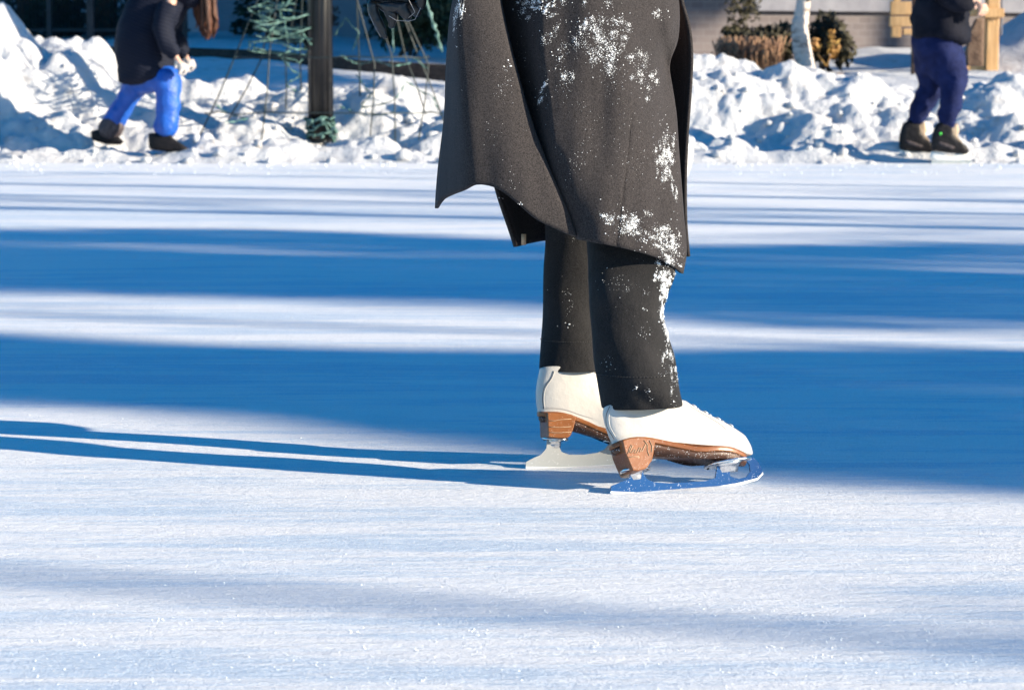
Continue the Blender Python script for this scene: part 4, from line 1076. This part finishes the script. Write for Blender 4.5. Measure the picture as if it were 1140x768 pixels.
def spruce(loc_, h, r, label, n=7000, leaf=.12, group=None, z0=.1, mat='needles', name='spruce_tree', pw=.8, core=True):
    t = thing(name, loc_, label, 'tree', group); L_ = Vector(loc_)
    b = B(); b.tube([L_+Vector((0, 0, -.2)), L_+Vector((0, 0, h*.5)), L_+Vector((0, 0, h))], [r*.10+.06, r*.06+.03, .02], 10); b.build('trunk', 'bark', t)
    b = B()
    for _ in range(n):
        u = random.random()**1.25; z = lerp(z0*h, h, u); tier = .82+.18*math.sin(z*5.5)
        rr = r*(1-u)**pw*tier*random.random()**.35; a = random.random()*2*math.pi
        rr *= 1+.18*noise.noise(Vector((math.cos(a)*1.6, math.sin(a)*1.6, z*.8)))
        p = L_+Vector((math.cos(a)*rr, math.sin(a)*rr, z-rr*.15))
        d = Vector((math.cos(a), math.sin(a), -.25+random.gauss(0, .35))).normalized(); q = d.cross(Vector((random.gauss(0, 1), random.gauss(0, 1), random.gauss(0, 1)))).normalized()
        w = leaf*random.uniform(.6, 1.3); b.add([p-d*w, p+q*w*.4, p+d*w, p-q*w*.4], [(0,1,2,3)])
    b.build('crown', mat, t, smooth=False); return t
spruce(at(118, 22, 30.5)-Vector((0, 0, .1)), 4.5, 1.0, 'dark spruce behind the iron fence, left of the bent person', 9000, .07, z0=.02)
spruce(at(30, 30, 31)-Vector((0, 0, .1)), 4.0, .8, 'narrow dark spruce behind the fence above the tall snow heap', 5000, .07, z0=.02)
spruce(at(306, 30, 30.5)-Vector((0, 0, .1)), 4.2, .55, 'slim dark spruce behind the top of the wire light frame', 4000, .06, z0=.02)
# birch
Yb = 25.0
bb0 = at(896, 78, Yb)
bt = thing('birch_tree', bb0, 'pale sunlit birch trunk rising from the grass mound between shrubs', 'tree')
b = B(); cps = [at(897, 84, Yb), at(896, 70, Yb), at(892, 50, Yb), at(890, 30, Yb), at(894, 8, Yb), at(896, -20, Yb), at(892, -80, Yb), at(900, -200, Yb), at(896, -380, Yb)]
pts_ = []; rr = []
for k in range(60):
    t_ = k/59*(len(cps)-1); i = min(int(t_), len(cps)-2); pts_.append(cps[i].lerp(cps[i+1], t_-i))
    rr.append(tab(k/59, [(0, .14), (.1, .10), (.3, .092), (1, .03)])*(1+.12*noise.noise(Vector((k*.9, 0, 0)))))
b.tube(pts_, rr, 16); b.build('trunk', 'birch_bark', bt)
def twigs(b, p, d, L, r, dep):
    q = p+d*L+Vector((0, 0, L*.1)); b.tube([p, p.lerp(q, .5)+Vector((random.gauss(0, .04), random.gauss(0, .04), 0))*L, q], [r, r*.8, r*.55], 5)
    if dep > 0:
        for _ in range(3): twigs(b, p.lerp(q, random.uniform(.45, 1)), (d+Vector((random.gauss(0, .6), random.gauss(0, .6), random.gauss(0, .35)))).normalized(), L*random.uniform(.55, .8), r*.55, dep-1)
b = B()
for k in range(8): twigs(b, pts_[30+k*3], Vector((random.gauss(0, 1), random.gauss(0, 1), .7)).normalized(), .9, .025, 3)
b.build('limbs', 'bark', bt)

# ------------------------------------------------------------------ unseen trees right of the rink that shade the ice; evergreens shaped for its bands
sa, ca = math.sin(AZ), math.cos(AZ)
def pos(p, L): return Vector((p*sa+L*ca, p*ca-L*sa, 0))
def bare(p, L, h, r, label, seed, spread=1.0, lim=14, group='bare trees right of the rink', lo=.45):
    random.seed(seed); q = pos(p, L); t = thing('bare_tree', q, label, 'tree', group)
    b = B(); b.tube([q+Vector((0, 0, -.2)), q+Vector((0, 0, h*.4)), q+Vector((.05, 0, h*.75)), q+Vector((0, .1, h))], [r*1.25, r, r*.8, r*.3], 10); b.build('trunk', 'bark', t)
    b = B()
    for k in range(lim): twigs(b, q+Vector((0, 0, h*random.uniform(lo, 1))), Vector((random.gauss(0, 1), random.gauss(0, 1), .8)).normalized(), spread*random.uniform(.6, 1.2), r*.35, 3)
    if lim: b.build('limbs', 'bark', t)
random.seed(3)
G = 'unseen shade-casting evergreens right of the rink'
spruce(pos(9.45, 25), 15, 3.3, 'unseen broad tall evergreen right of the rink, shaped to shade the ice', 15000, .16, G, .08, pw=.72)
spruce(pos(8.6, 28), 14, 2.4, 'unseen tall evergreen behind the broad one right of the rink, shading the ice', 5000, .16, G, .08, pw=.72)
spruce(pos(5.95, 25), 11.2, 3.55, 'unseen narrow evergreen nearest the skater, right of the rink, shaped to shade the ice', 24000, .13, G, .08, pw=.9)
bare(7.1, 25, 12, .05, 'slim bare sapling between the two evergreens right of the rink', 1, .5, 4)
bare(14.35, 26, 14, .10, 'bare tree with a straight trunk, farthest back right of the rink', 2, .8, 8, lo=.75)
bare(13.2, 27, 14, .08, 'thin bare tree in the row right of the rink', 3, 1.4, 16)
bare(12.1, 25, 14, .12, 'thicker bare tree beside the broad evergreen right of the rink', 4, 1.2, 12)
bare(15.8, 25, 13, .06, 'leaning thin bare tree in the row right of the rink', 5, .8, 6)
bare(3.5, 24, 12, .05, 'bare tree nearest the camera, right of the rink', 6, .4, 4, lo=.5)
# unseen pines, added with high crowns to shade the yard
def pine(p, L, z0, z1, r, label):
    q = pos(p, L); t = thing('shade_pine_tree', q, label, 'tree', 'unseen high-crowned pines added right of the rink for shade')
    b = B(); b.tube([q+Vector((0, 0, -.2)), q+Vector((0, 0, z0)), q+Vector((0, 0, z1))], [.2, .15, .06], 10); b.build('trunk', 'bark', t)
    b = B()
    for k in range(9):
        c = q+Vector((random.gauss(0, r*.35), random.gauss(0, r*.5), lerp(z0, z1, (k+.5)/9))); leafclump(b, c, r*.75, r*.8, (z1-z0)/6, 1500, .16)
    b.build('crown', 'needles', t, smooth=False)
for i, nm in enumerate(('nearest', 'second', 'third', 'fourth', 'farthest')): pine(22.3+2.15*i, 22, 10.5, 15.0, 1.5, nm+' unseen high-crowned pine right of the rink, added to shade the yard')

# ------------------------------------------------------------------ light, sky, camera
w = bpy.data.worlds.new('World'); bpy.context.scene.world = w; w.use_nodes = True
nt = w.node_tree; bg = nt.nodes['Background']
sky = nt.nodes.new('ShaderNodeTexSky'); sky.sky_type = 'NISHITA'; sky.sun_disc = False
sky.sun_elevation = EL; sky.sun_rotation = math.atan2(SUN.x, SUN.y); sky.air_density = 1.0; sky.dust_density = .2; sky.ozone_density = 3.0
hs = nt.nodes.new('ShaderNodeHueSaturation'); hs.inputs['Saturation'].default_value = 1.62
nt.links.new(sky.outputs['Color'], hs.inputs['Color']); nt.links.new(hs.outputs['Color'], bg.inputs['Color'])
bg.inputs['Strength'].default_value = .09
sl = bpy.data.lights.new('sun', 'SUN'); sl.energy = 5.0; sl.angle = R(.5); sl.color = (1, .87, .67)
so = bpy.data.objects.new('sun', sl); C.objects.link(so); so.rotation_euler = SUN.to_track_quat('Z', 'Y').to_euler(); so.location = (10, -5, 10)
cd = bpy.data.cameras.new('camera'); cam = bpy.data.objects.new('camera', cd); C.objects.link(cam)
cd.sensor_width = 36; cd.lens = F/1140*36; cd.clip_start = .05; cd.clip_end = 2000
cam.location = CAM; cam.rotation_euler = (R(90)-P, 0, 0)
cd.dof.use_dof = True; cd.dof.focus_distance = 4.82; cd.dof.aperture_fstop = 10.5
S = bpy.context.scene; S.camera = cam
S.view_settings.view_transform = 'Standard'; S.view_settings.look = 'None'; S.view_settings.exposure = 1.22; S.view_settings.gamma = 1
